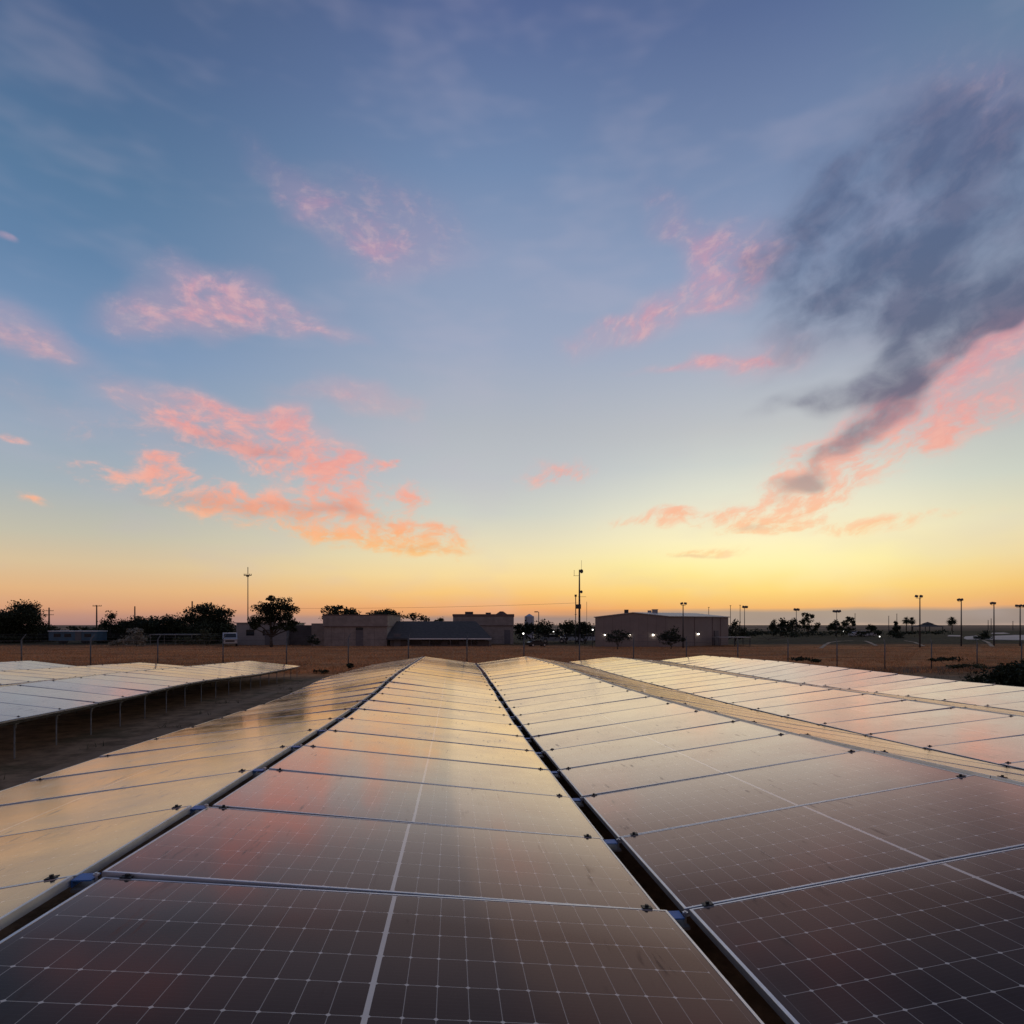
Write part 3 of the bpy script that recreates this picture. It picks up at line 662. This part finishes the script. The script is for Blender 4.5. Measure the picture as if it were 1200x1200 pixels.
tree('bush', 'low dark weedy bush where bare strip meets dry grass', 'bush', 41, [(1118,772,18,3),(1100,773,12,2.5)], 1112, 'leaf', GB, leaf=.07, trunk_w=.02)
tree('bush', 'small dark weed bush by the end of the left array', 'bush', 33.5, [(377,789,9,3.5)], 377, 'leaf', GB, leaf=.06, trunk_w=.02)
tree('bush', 'small dark weed bush at the fence post near the central building', 'bush', 36, [(411,780,5,3.5)], 411, 'leaf', GB, leaf=.06, trunk_w=.02)
tree('bush', 'dark low weeds at the fence behind the peach slope', 'bush', 37, [(938,772,16,3),(955,774,10,2.5)], 940, 'leaf', GB, leaf=.06, trunk_w=.02)

def palm(u, vtop, D, ru, label):
    base = onground(u, D); root = empty('palm_tree', base, label, 'palm tree', 'fan palms on the skyline')
    k = D/FPX; zt = at(u, vtop+ru*.75, D)[2]-base[2]
    m = MB(); m.tube([(0,0,-.1),(.1,0,zt*.5),(0,0,zt)], [.26,.2,.17], 8); m.build('trunk', M['bark'], root, True)
    f = MB(); R = ru*k
    for i in range(120):
        a = random.uniform(0, 2*math.pi); e = random.uniform(-1.0, 1.3); L = R*random.uniform(.6, 1.05)
        d = Vector((math.cos(a)*math.cos(e), math.sin(a)*math.cos(e), math.sin(e))); s = d.cross(Vector((0,0,1))).normalized()
        o = Vector((0,0,zt)); mid = o + d*L*.55; tip = o + d*L - Vector((0,0,.22*L))
        f.add([o, mid - s*.06*L, mid + s*.06*L], [(0,1,2)])
        for q in (-2,-1,0,1,2):
            tp = tip + s*q*.16*L - Vector((0,0,abs(q)*.06*L)); f.add([mid-s*.05*L+s*q*.02*L, mid+s*.05*L+s*q*.02*L, tp], [(0,1,2)])
    f.build('crown', M['leaf'], root)
palm(1062, 722, 330, 6, 'left one of the two small palms standing together')
palm(1068.5, 722.5, 335, 6, 'right one of the two small palms standing together')
palm(1115.5, 721.5, 320, 7, 'single small palm standing alone between two light poles')

# ------------------------------------------------------------------ buildings
def span(u0, u1, D): return abs(u1-u0)*D/FPX
def local_frame(u0, u1, D0, D1=None):
    """origin at the ground under u0, x along the front, y going back"""
    a = onground(u0, D0); b = onground(u1, D1 or D0); d = (b-a)[:2]; L = np.linalg.norm(d); return a, math.atan2(d[1], d[0]), float(L)
def zabove(v, D, base): return float(at(0, v, D)[2]-base[2])

# pale shed behind the round tree
a, rz, L = local_frame(277, 366, 92); r = empty('storage_shed', a, 'low pale grey shed behind the round tree', 'shed', None, rz)
zt = zabove(730.5, 92, a)
m = MB(); m.box((L*.33, 4, zt/2-.1), (L*.66, 8, zt+.2)); m.build('wall', M['shed'], r)
m = MB(); m.box((L*.33, 4, zt+.06), (L*.66+.3, 8.3, .12)); m.build('roof', M['hroof'], r)
m = MB(); m.box((L*.83, 4.6, zt/2-.2), (L*.34-.01, 7, zt-.1)); m.build('side_wing', M['wall_dark'], r)
m = MB(); m.box((L*.42, -.03, 1.0), (.9, .06, 2.1)); m.build('door', M['door'], r)
m = MB()
for x in (.22, .55): m.box((L*x*.66+.4, -.025, 1.75), (1.1, .05, .8))
m.build('window', M['window'], r)
m = MB()
for x in np.arange(.3, L*.66, .6): m.box((x, -.008, zt/2), (.03, .016, zt-.1))
m.build('siding_seam', M['shed'], r)

# central stucco block with a parapet
a, rz, L = local_frame(379.5, 453.5, 88); r = empty('office_building', a, 'square beige stucco building with a parapet and dark doorway', 'building', None, rz)
zt = zabove(721.3, 88, a); zl = zabove(734, 88, a)
m = MB(); m.box((L/2, 5, zl/2-.1), (L, 10, zl+.2)); m.box((L/2, 5, (zl+zt)/2), (L+.2, 10.2, zt-zl)); m.build('wall', M['stucco'], r)
m = MB(); m.box((L/2, 5, zt+.06), (L+.3, 10.3, .12)); m.box((L/2, -.12, zl), (L+.24, .05, .10)); m.build('parapet_cap', M['cap'], r)
m = MB(); m.box((-.95, 5.3, zabove(730.5, 88, a)/2-.1), (1.88, 9, zabove(730.5, 88, a)+.2)); m.build('side_wing', M['stucco'], r)
m = MB(); m.box((L*.565, -.03, 1.05), (.95, .06, 2.15)); d = m.build('door', M['door'], r)
m = MB(); m.tube([(L*.565+.35, -.1, 1.0), (L*.565+.35, -.06, 1.0)], .03, 6); m.build('handle', M['bolt'], d)
m = MB(); m.box((L*.565, -.02, 2.3), (.95, .04, .35)); m.build('window', M['window'], r)
m = MB()
for x in (.12, .33, .80): m.box((L*x, -.008, zl/2), (.03, .016, zl-.1))
m.build('wall_joint', M['cap'], r)

# long shingle roof with white gutter
a, rz, L = local_frame(455, 577, 87); r = empty('long_shed', a, 'long low building with a dark shingle roof and white gutter', 'building', None, rz)
ze = zabove(748.2, 87, a); zr = zabove(728, 95, a); ov = .35
m = MB(); m.add([(-.2,-ov,ze),(L,-ov,ze),(L-2.6,7.5,zr),(-.2,7.5,zr),(-.2,-ov,ze-.14),(L,-ov,ze-.14),(L-2.6,15,ze),(-.2,15,ze)], [(0,1,2,3),(4,5,1,0),(1,6,2),(2,6,7,3)]); m.build('roof', M['roof'], r)
m = MB(); m.box((L*.60, -ov-.07, ze-.04), (L*.80-.2, .12, .13)); m.build('gutter', M['gutter'], r)
m = MB(); m.box((L*.49, 5, ze/2-.25), (L*.96, 9, ze-.05)); m.build('wall', M['wall_dark'], r)
for x in (.26, .45, .62, .80):
    m = MB(); m.box((L*x, .47, .62), (1.5, .06, .8)); m.build('window', M['window'], r)
m = MB(); m.box((L*.08, .46, .8), (.9, .06, 1.7)); m.build('door', M['door'], r)
for x in (.2, .4, .6, .8, .985):
    m = MB(); m.box((L*x, -ov+.06, ze/2-.2), (.1, .1, ze-.02)); m.build('pillar', M['wall_dark'], r)

# right stucco block behind it
a, rz, L = local_frame(531.5, 601.5, 100); r = empty('office_building', a, 'beige stucco block with red-brown parapet cap right of the shingle roof', 'building', None, rz)
zt = zabove(722.3, 100, a); zl = zabove(733, 100, a); zp = zabove(753, 100, a)
m = MB(); m.box((L/2, 4.5, zl/2-.1), (L, 9, zl+.2)); m.box((L/2, 4.5, (zl+zt)/2), (L+.16, 9.16, zt-zl)); m.build('wall', M['stucco'], r)
m = MB(); m.box((L/2, 4.5, zt+.17), (L+.3, 9.3, .34)); m.box((L/2, -.1, zl), (L+.2, .05, .1)); m.build('parapet_cap', M['cap'], r)
m = MB(); m.box((L*.24, 3, zt+.5), (1.2, 1.2, .5)); m.box((L*.57, 3, zt+.45), (.8, .8, .35)); m.build('roof_vent', M['dsteel'], r)
m = MB(); m.prism([(L*.80-.9, zt+.34), (L*.80+.9, zt+.34), (L*.80+.25, zt+.8), (L*.80-.25, zt+.8)], 2, 4); m.build('roof_cowl', M['cap'], r)
m = MB(); m.box((L*.90, -.02, 1.0), (.9, .05, 2.1)); m.build('door', M['door'], r)

# big metal hall
a, rz, L = local_frame(697.5, 783, 93, 91); r = empty('metal_hall', a, 'big tan metal hall with low gable and four lit wall lamps', 'building', None, rz)
z0 = zabove(723, 93, a); zp = zabove(718.3, 92, a); z1 = zabove(720.2, 91, a)
b = onground(853.5, 98); loc = Matrix.Rotation(-rz, 3, 'Z') @ Vector(b-a)    # far right corner of the long side
R0 = Vector((L, 0, 0)); R1 = Vector((loc.x, loc.y, 0)); dv_ = R1-R0; B0 = Vector((0,0,0)) + dv_; zr1 = zabove(722.2, 98, a)
def up(p, z): return (p[0], p[1], z)
Pk = (L*.52, 0, zp); Pk1 = tuple(Vector(Pk)+dv_)
m = MB(); m.add([(0,0,-.3), up(R0,-.3), up(R1,-.3), up(B0,-.3), (0,0,z0), up(R0,z1-.25), up(R1,z1-.25), up(B0,z0), Pk, Pk1], [(0,1,5,8,4),(1,2,6,5),(2,3,7,9,6),(3,0,4,7)]); m.build('wall', M['hall'], r)
e = .12; u0 = Vector((-.2,-.15,z0+.02)); pk = Vector((Pk[0], -.15, zp+.10)); uR = Vector((L+.15,-.15,z1-.20))
m = MB()
def slab(p, q):
    p1, q1 = p+dv_*1.01, q+dv_*1.01; dn = Vector((0,0,-e)); m.add([p,q,q1,p1,p+dn,q+dn,q1+dn,p1+dn], [(0,1,2,3),(7,6,5,4),(0,4,5,1),(1,5,6,2),(2,6,7,3),(3,7,4,0)])
slab(u0, pk); slab(pk, uR); m.build('roof', M['hroof'], r)
m = MB(); sdir = dv_.normalized(); nrm2 = Vector((sdir.y, -sdir.x, 0))
for k in (.42, .42+.3, .86):
    p = R0 + dv_*k + nrm2*.02; m.box((p.x, p.y, z1/2-.2), (.07, .07, z1-.1))
for k in np.arange(1.2, L, 1.2): m.box((k, -.006, z0/2), (.03, .012, z0-.1))
m.build('siding_seam', M['cap'], r)
m = MB(); m.box((L*.42, 4, zp+.30), (.6, .6, .5)); m.build('roof_vent', M['dsteel'], r)
m = MB(); p = Vector((L*.80, 3.5, 0)); m.box((p.x-.5, p.y, zp+.16), (.55, .8, .5)); m.box((p.x+.25, p.y+.2, zp+.22), (.8, .8, .62)); m.box((p.x+.25, p.y+.2, zp+.55), (.95, .9, .05)); m.build('air_conditioner', M['hroof'], r)
m = MB(); p = R0+dv_*.78+nrm2*.04; m.box((p.x, p.y, 1.1), (.8, .3, 2.2), Matrix.Rotation(math.atan2(sdir.y, sdir.x), 3, 'Z')); m.build('door', M['door'], r)
for lx, ly, nrm_, v in ((709,0,None,744),(738.3,0,None,744),(765.7,0,None,744)):
    x = L*(lx-697.5)/85.5; z = zabove(v, 92, a)
    m = MB(); m.box((x, -.12, z+.16), (.34, .24, .10)); lo = m.build('wall_lamp', M['dsteel'], r)
    m = MB(); s = .08 if lx < 750 else .11; m.tube([(x,-.14,z-s),(x,-.14,z-s*.5),(x,-.14,z+s*.4),(x,-.14,z+s*.9)], [s*.5,s,s,s*.6], 10); m.build('bulb', M['lamp'], lo)
p = R0+dv_*.47+nrm2*.16; z = zabove(743, 94, a)
m = MB(); m.box((p.x, p.y, z+.18), (.34,.3,.10)); lo = m.build('wall_lamp', M['dsteel'], r)
m = MB(); s = .10; m.tube([(p.x,p.y,z-s),(p.x,p.y,z-s*.5),(p.x,p.y,z+s*.4),(p.x,p.y,z+s*.9)], [s*.5,s,s,s*.6], 10); m.build('bulb', M['lamp'], lo)
# low annex roof right of the hall
a, rz, L = local_frame(842, 880, 92); r = empty('carport', a, 'flat pale shade roof on posts at the right end of the hall', 'carport', 'open shade roofs', rz)
zt = zabove(747, 92, a); m = MB(); m.box((L/2, 1.5, zt), (L, 3, .1)); m.build('roof', M['hroof'], r)
for x, y in ((.1,.1),(L-.1,.1),(.1,2.9),(L-.1,2.9),(L/2,.1)):
    m = MB(); m.box((x, y, zt/2-.1), (.08,.08,zt+.1)); m.build('post', M['dsteel'], r)
# carport far left
a, rz, L = local_frame(175, 225, 94); r = empty('carport', a, 'long thin carport roof in front of the dark trees', 'carport', 'open shade roofs', rz)
zt = zabove(743.7, 94, a); m = MB(); m.box((L/2, 2, zt), (L, 4, .09)); m.build('roof', M['galv'], r)
for x, y in ((.1,.1),(L*.6,.1),(L-.1,.1),(.1,3.9),(L-.1,3.9)):
    m = MB(); m.box((x, y, zt/2-.1), (.07,.07,zt+.1)); m.build('post', M['galv'], r)
# blue trailer
a, rz, L = local_frame(57, 113, 100); r = empty('storage_trailer', a, 'long low blue trailer with a white roof edge under the trees', 'trailer', None, rz)
zt = zabove(740, 100, a); m = MB(); m.box((L/2, 1.3, (zt+.45)/2), (L, 2.6, zt-.45)); m.build('body', M['bluep'], r)
m = MB(); m.box((L/2, 1.3, zt+.05), (L+.15, 2.75, .12)); m.build('roof', M['gutter'], r)
m = MB(); m.box((L*.62, -.02, 1.1), (.9, .05, 1.2)); m.build('door', M['door'], r)
m = MB()
for x in (.18, .40, .82): m.box((L*x, -.02, 1.25), (1.0, .05, .5))
m.build('window', M['window'], r)
for x in (.25, .33, .72, .80):
    m = MB(); m.tube([(L*x, .05, .34), (L*x, .32, .34)], .34, 14); m.build('wheel', M['rubber'], r)

# water tank
p = onground(620.3, 150); r = empty('water_tank', p, 'pale round water tank with conical roof above the dark trees', 'water tank')
zt = zabove(722.6, 150, p); R = 5.6*150/FPX
m = MB(); m.tube([(0,0,-.2),(0,0,zt)], R, 24, False); m.build('shell', M['tank'], r)
m = MB(); m.tube([(0,0,zt),(0,0,zt+.55),(0,0,zt+.62)], [R*1.03, R*.2, .1], 24); m.build('roof', M['tank'], r)
m = MB(); m.tube([(-R*.7,-R*.75,0),(-R*.7,-R*.75,zt)], .05, 4); m.tube([(-R*.7+.4,-R*.75,0),(-R*.7+.4,-R*.75,zt)], .05, 4); m.build('ladder', M['dsteel'], r)

# park shelter
p = onground(1087, 300); r = empty('park_shelter', p, 'dark hip-roofed picnic shelter near the twin palms', 'shelter')
ze = zabove(734.5, 300, p); zk = zabove(730, 300, p); w = 15*300/FPX/1.2
m = MB(); m.add([(-w,-w,ze),(w,-w,ze),(w,w,ze),(-w,w,ze),(0,0,zk)], [(0,1,4),(1,2,4),(2,3,4),(3,0,4),(3,2,1,0)]); m.add([(-w*.4,-w*.4,zk-.5),(w*.4,-w*.4,zk-.5),(w*.4,w*.4,zk-.5),(-w*.4,w*.4,zk-.5),(0,0,zk+.5)], [(0,1,4),(1,2,4),(2,3,4),(3,0,4)]); m.build('roof', M['roof'], r)
for x in (-1, 1):
    for y in (-1, 1):
        m = MB(); m.box((x*w*.85, y*w*.85, ze/2), (.25,.25,ze)); m.build('post', M['dsteel'], r)

# ------------------------------------------------------------------ poles and masts
def flood(root, x, z, tilt, s=.38):
    m = MB(); rot = Matrix.Rotation(tilt, 3, 'Y'); m.box((x, -.05, z), (s*.95, s*.8, s*.85), rot); f = m.build('floodlight', M['dsteel'], root)
    m = MB(); m.box((x, -.05-s*.41, z), (s*.78, .015, s*.65), rot); m.build('lens', M['floodglass'], f)
def light_pole(u, vt, D, heads, label, group='park light poles'):
    p = onground(u, D); r = empty('light_pole', p, label, 'light pole', group); zt = zabove(vt, D, p)
    m = MB(); m.tube([(0,0,-.1),(0,0,zt*.5),(0,0,zt)], [.10,.08,.06], 8); m.build('pole', M['dsteel'], r, True)
    k = D/FPX; xs_ = [h*k for h in heads]
    m = MB(); m.bar((min(xs_+[0])-.05,0,zt-.12), (max(xs_+[0])+.05,0,zt-.12), .045); m.build('crossarm', M['dsteel'], r)
    for i, x in enumerate(xs_): flood(r, x, zt+.14, random.choice((-.35, .3, .15)), max(.32, 2.9*k))
light_pole(1078, 700, 87, (-4.5, 1.2), 'tall twin-headed light pole, tallest of the park poles')
light_pole(1126.5, 704, 92, (-3.5, 0), 'light pole just right of the lone palm')
light_pole(1164.8, 708, 95, (-3.2, 0), 'light pole between the lone palm and the frame edge')
light_pole(1195.5, 711, 94, (-4.5, 0, 4.5), 'triple-headed light pole nearest the frame edge')
light_pole(800.5, 708.5, 86, (-1.8, 2.6), 'light pole in front of the big metal hall')
light_pole(872.5, 712, 150, (-1.2, 2.2), 'twin-headed light pole just right of the hall')
light_pole(933.2, 715, 160, (-1.6, 2.0), 'twin light pole standing in the clump of park trees')
light_pole(980.5, 717, 160, (-3.2, 0, 3.2), 'triple light pole between the park trees')
def street_lamp(u, vt, D, du, label):
    p = onground(u, D); r = empty('street_lamp', p, label, 'street lamp'); zt = zabove(vt, D, p); k = D/FPX
    m = MB(); m.tube([(0,0,-.1),(0,0,zt)], [.12,.08], 8); m.build('pole', M['dsteel'], r, True)
    m = MB(); m.bar((0,0,zt-.04), (du*k,0,zt+.02), .07); m.build('arm', M['dsteel'], r)
    m = MB(); m.box((du*k*1.15,0,zt), (.75,.34,.2)); m.build('lamp_head', M['dsteel'], r)
street_lamp(631.3, 717, 140, -2.6, 'street lamp with a bent arm beside the water tank')
def small_lamp(u, v, D, label, s=.12, mt='lampdim'):
    p = onground(u, D); r = empty('yard_lamp', p, label, 'lamp', 'small lit yard lamps'); z = zabove(v, D, p)
    m = MB(); m.tube([(0,0,-.1),(0,0,z-s)], [.05,.04], 6); m.build('pole', M['dsteel'], r)
    m = MB(); m.tube([(0,0,z-s),(0,0,z-s*.5),(0,0,z+s*.5),(0,0,z+s)], [s*.4,s,s,s*.5], 8); m.build('bulb', M[mt], r)
small_lamp(613.3, 742.5, 100, 'small lit lamp right of the stucco block')
small_lamp(648.8, 740.5, 120, 'small lit lamp between the two bushy trees')
small_lamp(694.6, 738, 88, 'small lit lamp by the left corner of the hall', .09)
small_lamp(988.6, 739.5, 165, 'lit lamp at the foot of the triple light pole', .13)
small_lamp(1030.8, 746, 130, 'lit lamp in the open park, farthest right', .10)
# antenna mast
D = 104; p = onground(679, D); r = empty('antenna_mast', p, 'tall antenna mast with round dishes and an equipment box', 'antenna mast'); k = D/FPX
z = lambda v: zabove(v, D, p)
m = MB(); m.tube([(0,0,-.2),(0,0,z(708)),(0,0,z(667.5))], [.20,.15,.09], 8); m.build('pole', M['dsteel'], r, True)
m = MB(); m.tube([(2.4*k,0,z(667)),(2.4*k,0,z(656.5))], .022, 5); m.tube([(-6.2*k,0,z(675)),(-6.2*k,0,z(668))], .03, 5); m.bar((-7*k,0,z(674.7)), (0,0,z(674.7)), .05); m.bar((-1.5*k,0,z(699.3)), (8*k,0,z(699.3)), .05); m.tube([(8.7*k,0,0),(8.7*k,0,z(705))], .03, 5); m.build('antenna', M['dsteel'], r)
for u_, v_, s_ in ((2.2, 669.5, .33), (2.0, 693.6, .24)):
    m = MB(); c = Vector((u_*k, -.1, z(v_))); d = Vector((.5, -.85, 0)).normalized(); m.tube([c-d*.16, c, c+d*.08], [s_*.5, s_, s_*.96], 16); m.build('dish', M['dsteel'], r)
m = MB(); m.box((-1.2*k, 0, z(710.8)), (5.6*k, .5, 5.2*k)); m.build('equipment_box', M['dsteel'], r)
m = MB(); m.tube([(-4.3*k,.1,-.1),(-4.3*k,.1,z(698))], .07, 6); m.box((-4.3*k, .1, z(698)), (.32,.2,.34)); m.bar((-5.6*k,.1,z(720)), (-3*k,.1,z(720)), .06); m.build('side_pole', M['dsteel'], r)
def utility_pole(u, vt, D, arms, label, w=.15, mt='wood'):
    p = onground(u, D); r = empty('utility_pole', p, label, 'utility pole', 'utility poles on the skyline'); k = D/FPX; zt = zabove(vt, D, p)
    m = MB(); m.tube([(0,0,-.2),(0,0,zt)], [w*1.3,w*.8], 8); m.build('pole', M[mt], r, True)
    for v, half, off in arms:
        z = zabove(v, D, p); m = MB(); m.bar(((off-half)*k,-.12,z), ((off+half)*k,-.12,z), .13); a_ = m.build('crossarm', M[mt], r)
        m = MB()
        for q in (-.9, -.45, .45, .9): m.tube([((off+q*half)*k,-.12,z+.06), ((off+q*half)*k,-.12,z+.26)], .06, 5)
        m.build('insulator', M['dsteel'], a_)
    return p, zt
utility_pole(57.5, 712, 200, ((715.8, 5.2, 0), (720.5, 5.4, 0)), 'utility pole with two crossarms above the sloping tree', .22)
utility_pole(113.3, 709, 165, ((710.2, 5, .8),), 'utility pole with one crossarm beside the knob-topped tree', .17)
utility_pole(158, 710.5, 150, (), 'bare pole top sticking out above the low trees', .16)
utility_pole(225.2, 704.5, 125, (), 'thick bare pole top beside the large round tree', .15)
utility_pole(290.5, 664.5, 112, ((674.2, 4.4, 0), (675.6, 1.5, 0)), 'very tall thin mast with a small crossarm over the round tree', .075, 'dsteel')
for u, vt, D, lab in ((856, 710, 140, 'thin bare mast behind the right end of the hall'), (867.3, 709.5, 150, 'thin bare mast beside the twin-headed light pole'), (830.5, 712, 140, 'thin antenna rod behind the hall roof'),
                      (1002, 719.5, 220, 'thin rod by the airy park tree'), (1041.5, 722, 300, 'thin pole on the plain, left of a taller one'), (1051, 719.5, 300, 'thin pole rising over the conical evergreen'),
                      (1158, 727, 420, 'thin distant pole, left of a pair on the plain'), (1161.5, 725, 420, 'thin distant pole, right of a pair on the plain'), (1187, 728, 400, 'small distant pole near the frame edge')):
    p = onground(u, D); r = empty('thin_pole', p, lab, 'pole', 'thin poles on the skyline'); zt = zabove(vt, D, p)
    m = MB(); m.tube([(0,0,-.2),(0,0,zt)], [.45*D/FPX*.9, .32*D/FPX*.9], 6); m.build('shaft', M['dsteel'], r)
    m = MB(); m.box((0,0,zt+.05), (.3*D/150,.2,.1)); m.build('cap', M['dsteel'], r)
# power line between the tall mast and the antenna mast
m = MB(); A_ = at(290.5, 712.5, 112); B_ = at(677, 706.5, 104); pts = []
for q in np.linspace(0, 1, 25):
    c = A_*(1-q)+B_*q; c[2] = A_[2]*(1-q)+B_[2]*q - 4*q*(1-q)*.35; pts.append(c)
m.tube(pts, .016, 4); tag(m.build('power_line', M['dsteel']), 'thin sagging cable between the tall thin mast and the antenna mast', 'cable')

# ------------------------------------------------------------------ vehicles
def car(u, D, rz, paint, label, truck=False, sc=1.0):
    p = onground(u, D); r = empty('pickup_truck' if truck else 'parked_car', p, label, 'truck' if truck else 'car', 'parked vehicles', rz)
    W2 = .88*sc; LL = (5.2 if truck else 4.4)*sc
    prof = [(-.5,.32),(.5,.32),(.5,.72),(.47,.86),(.24,.95),(.12,1.42),(-.22,1.44),(-.42,1.0),(-.5,.9)] if not truck else [(-.5,.42),(.5,.42),(.5,1.0),(.26,1.12),(.18,1.75),(-.08,1.78),(-.12,1.12),(-.5,1.08)]
    m = MB(); m.prism([(x*LL, z*sc) for x, z in prof], -W2, W2); m.build('body', paint, r)
    m = MB()
    cab = [(.225,.98),(.125,1.36),(-.20,1.38),(-.36,1.0)] if not truck else [(.24,1.16),(.17,1.68),(-.07,1.70),(-.10,1.16)]
    m.prism([(x*LL, z*sc) for x, z in cab], -W2-.006, W2+.006)
    m.box((LL*(-.30 if not truck else -.105), 0, (1.2 if not truck else 1.45)*sc), (.10*LL if not truck else .06, 1.5*sc, .42*sc)); 
    (xa, za), (xb, zb) = (((.245, .955), (.125, 1.40)) if not truck else ((.262, 1.15), (.185, 1.71)))
    d_ = Vector(((xb-xa)*LL, 0, (zb-za)*sc)).normalized(); n_ = Vector((d_.z, 0, -d_.x))*.012
    q = [Vector((xa*LL, s_*W2*.86, za*sc))+d_*.05+n_ for s_ in (-1, 1)] + [Vector((xb*LL, s_*W2*.80, zb*sc))-d_*.06+n_ for s_ in (1, -1)]
    m.add(q, [(0,1,2,3)]); m.build('window', M['window'], r)
    g_ = MB(); g_.box((LL*.5+.004, 0, (.60 if not truck else .72)*sc), (.03, 1.1*sc, .2*sc)); g_.build('grille', M['blackp'], r)
    for x in (-.31, .31):
        for y in (-1, 1):
            m = MB(); m.tube([(x*LL, y*(W2-.18), .34*sc), (x*LL, y*(W2+.02), .34*sc)], .34*sc, 16); wl = m.build('wheel', M['rubber'], r)
            m = MB(); m.tube([(x*LL, y*(W2+.015), .34*sc), (x*LL, y*(W2+.03), .34*sc)], .2*sc, 12); m.build('rim', M['bolt'], wl)
    for y in (-.65, .65):
        m = MB(); m.box((LL*.5+.005, y*sc, (.68 if not truck else .9)*sc), (.03,.34*sc,.15*sc)); m.build('headlight', M['tank'], r)
    return r
car(269.5, 88, -1.255, M['silver'], 'pale pickup truck parked facing the field beside the grey shed', True)
car(649, 112, -.2, M['white'], 'white car parked between the bushy trees')
car(668, 116, .1, M['silver'], 'silver car parked under the trees left of the mast')
car(690, 118, .05, M['silver'], 'silver car parked behind the antenna mast')
car(629.5, 90, .3, M['blackp'], 'black car parked at the edge of the field right of the stucco block', False, .62)
car(1006, 170, .1, M['white'], 'white car parked in the park right of the triple light pole')
car(1016, 172, .05, M['silver'], 'silver car parked in the park beside a small bush')

# ------------------------------------------------------------------ pale sand patches and tracks, laid as sheets on the ground
def sheet(name, pix, mt, dz, wob=0):
    m = MB(); pts = []
    for u, v in pix:
        Dg = 2.7*FPX/(v-HZ)
        for _ in range(6):
            g = onground(u, Dg); Dg = (CAMZ-g[2])*FPX/(v-HZ)
        g = onground(u, Dg); pts.append((g[0], g[1], g[2]+dz))
    m.add(pts, [tuple(range(len(pts)))]); return tag(m.build(name, mt), kind='structure')
sheet('path', [(1129,748),(1133,749.6),(1146,749.6),(1152,747.6),(1144,745),(1131,746)], M['sand'], .03)
sheet('path', [(1154,749.2),(1163,749.8),(1215,750.5),(1260,749),(1260,744.5),(1190,744.2),(1164,745.2)], M['sand'], .03)
sheet('path', [(1110,745.6),(1128,746),(1126,744.6),(1112,744.4)], M['sand'], .03)
sheet('path', [(1161,742.7),(1174,742.9),(1184,742.4),(1176,741.4),(1163,741.6)], M['sand'], .034)
def track(pix, w, name='path'):
    m = MB(); P = []
    for u, v in pix:
        Dg = 2.7*FPX/(v-HZ)
        for _ in range(6): g = onground(u, Dg); Dg = (CAMZ-g[2])*FPX/(v-HZ)
        P.append(np.array(onground(u, Dg)) + (0,0,.05))
    L_, R_ = [], []
    for i, p in enumerate(P):
        d = P[min(i+1,len(P)-1)]-P[max(i-1,0)]; d /= np.linalg.norm(d); n = np.array([-d[1], d[0], 0])*w/2; L_.append(p+n); R_.append(p-n)
    m.add(L_+R_, [(i, i+1, len(P)+i+1, len(P)+i) for i in range(len(P)-1)]); tag(m.build(name, M['tracks']), kind='structure')
track([(962,760),(966,756.5),(972,753.2),(984,751.6),(1000,750.9),(1014,751.4),(1020,753.5),(1027,757)], .5)
track([(1152,750.6),(1158,753),(1163,758)], .5)
track([(1060,751),(1072,753),(1083,757.5)], .4)
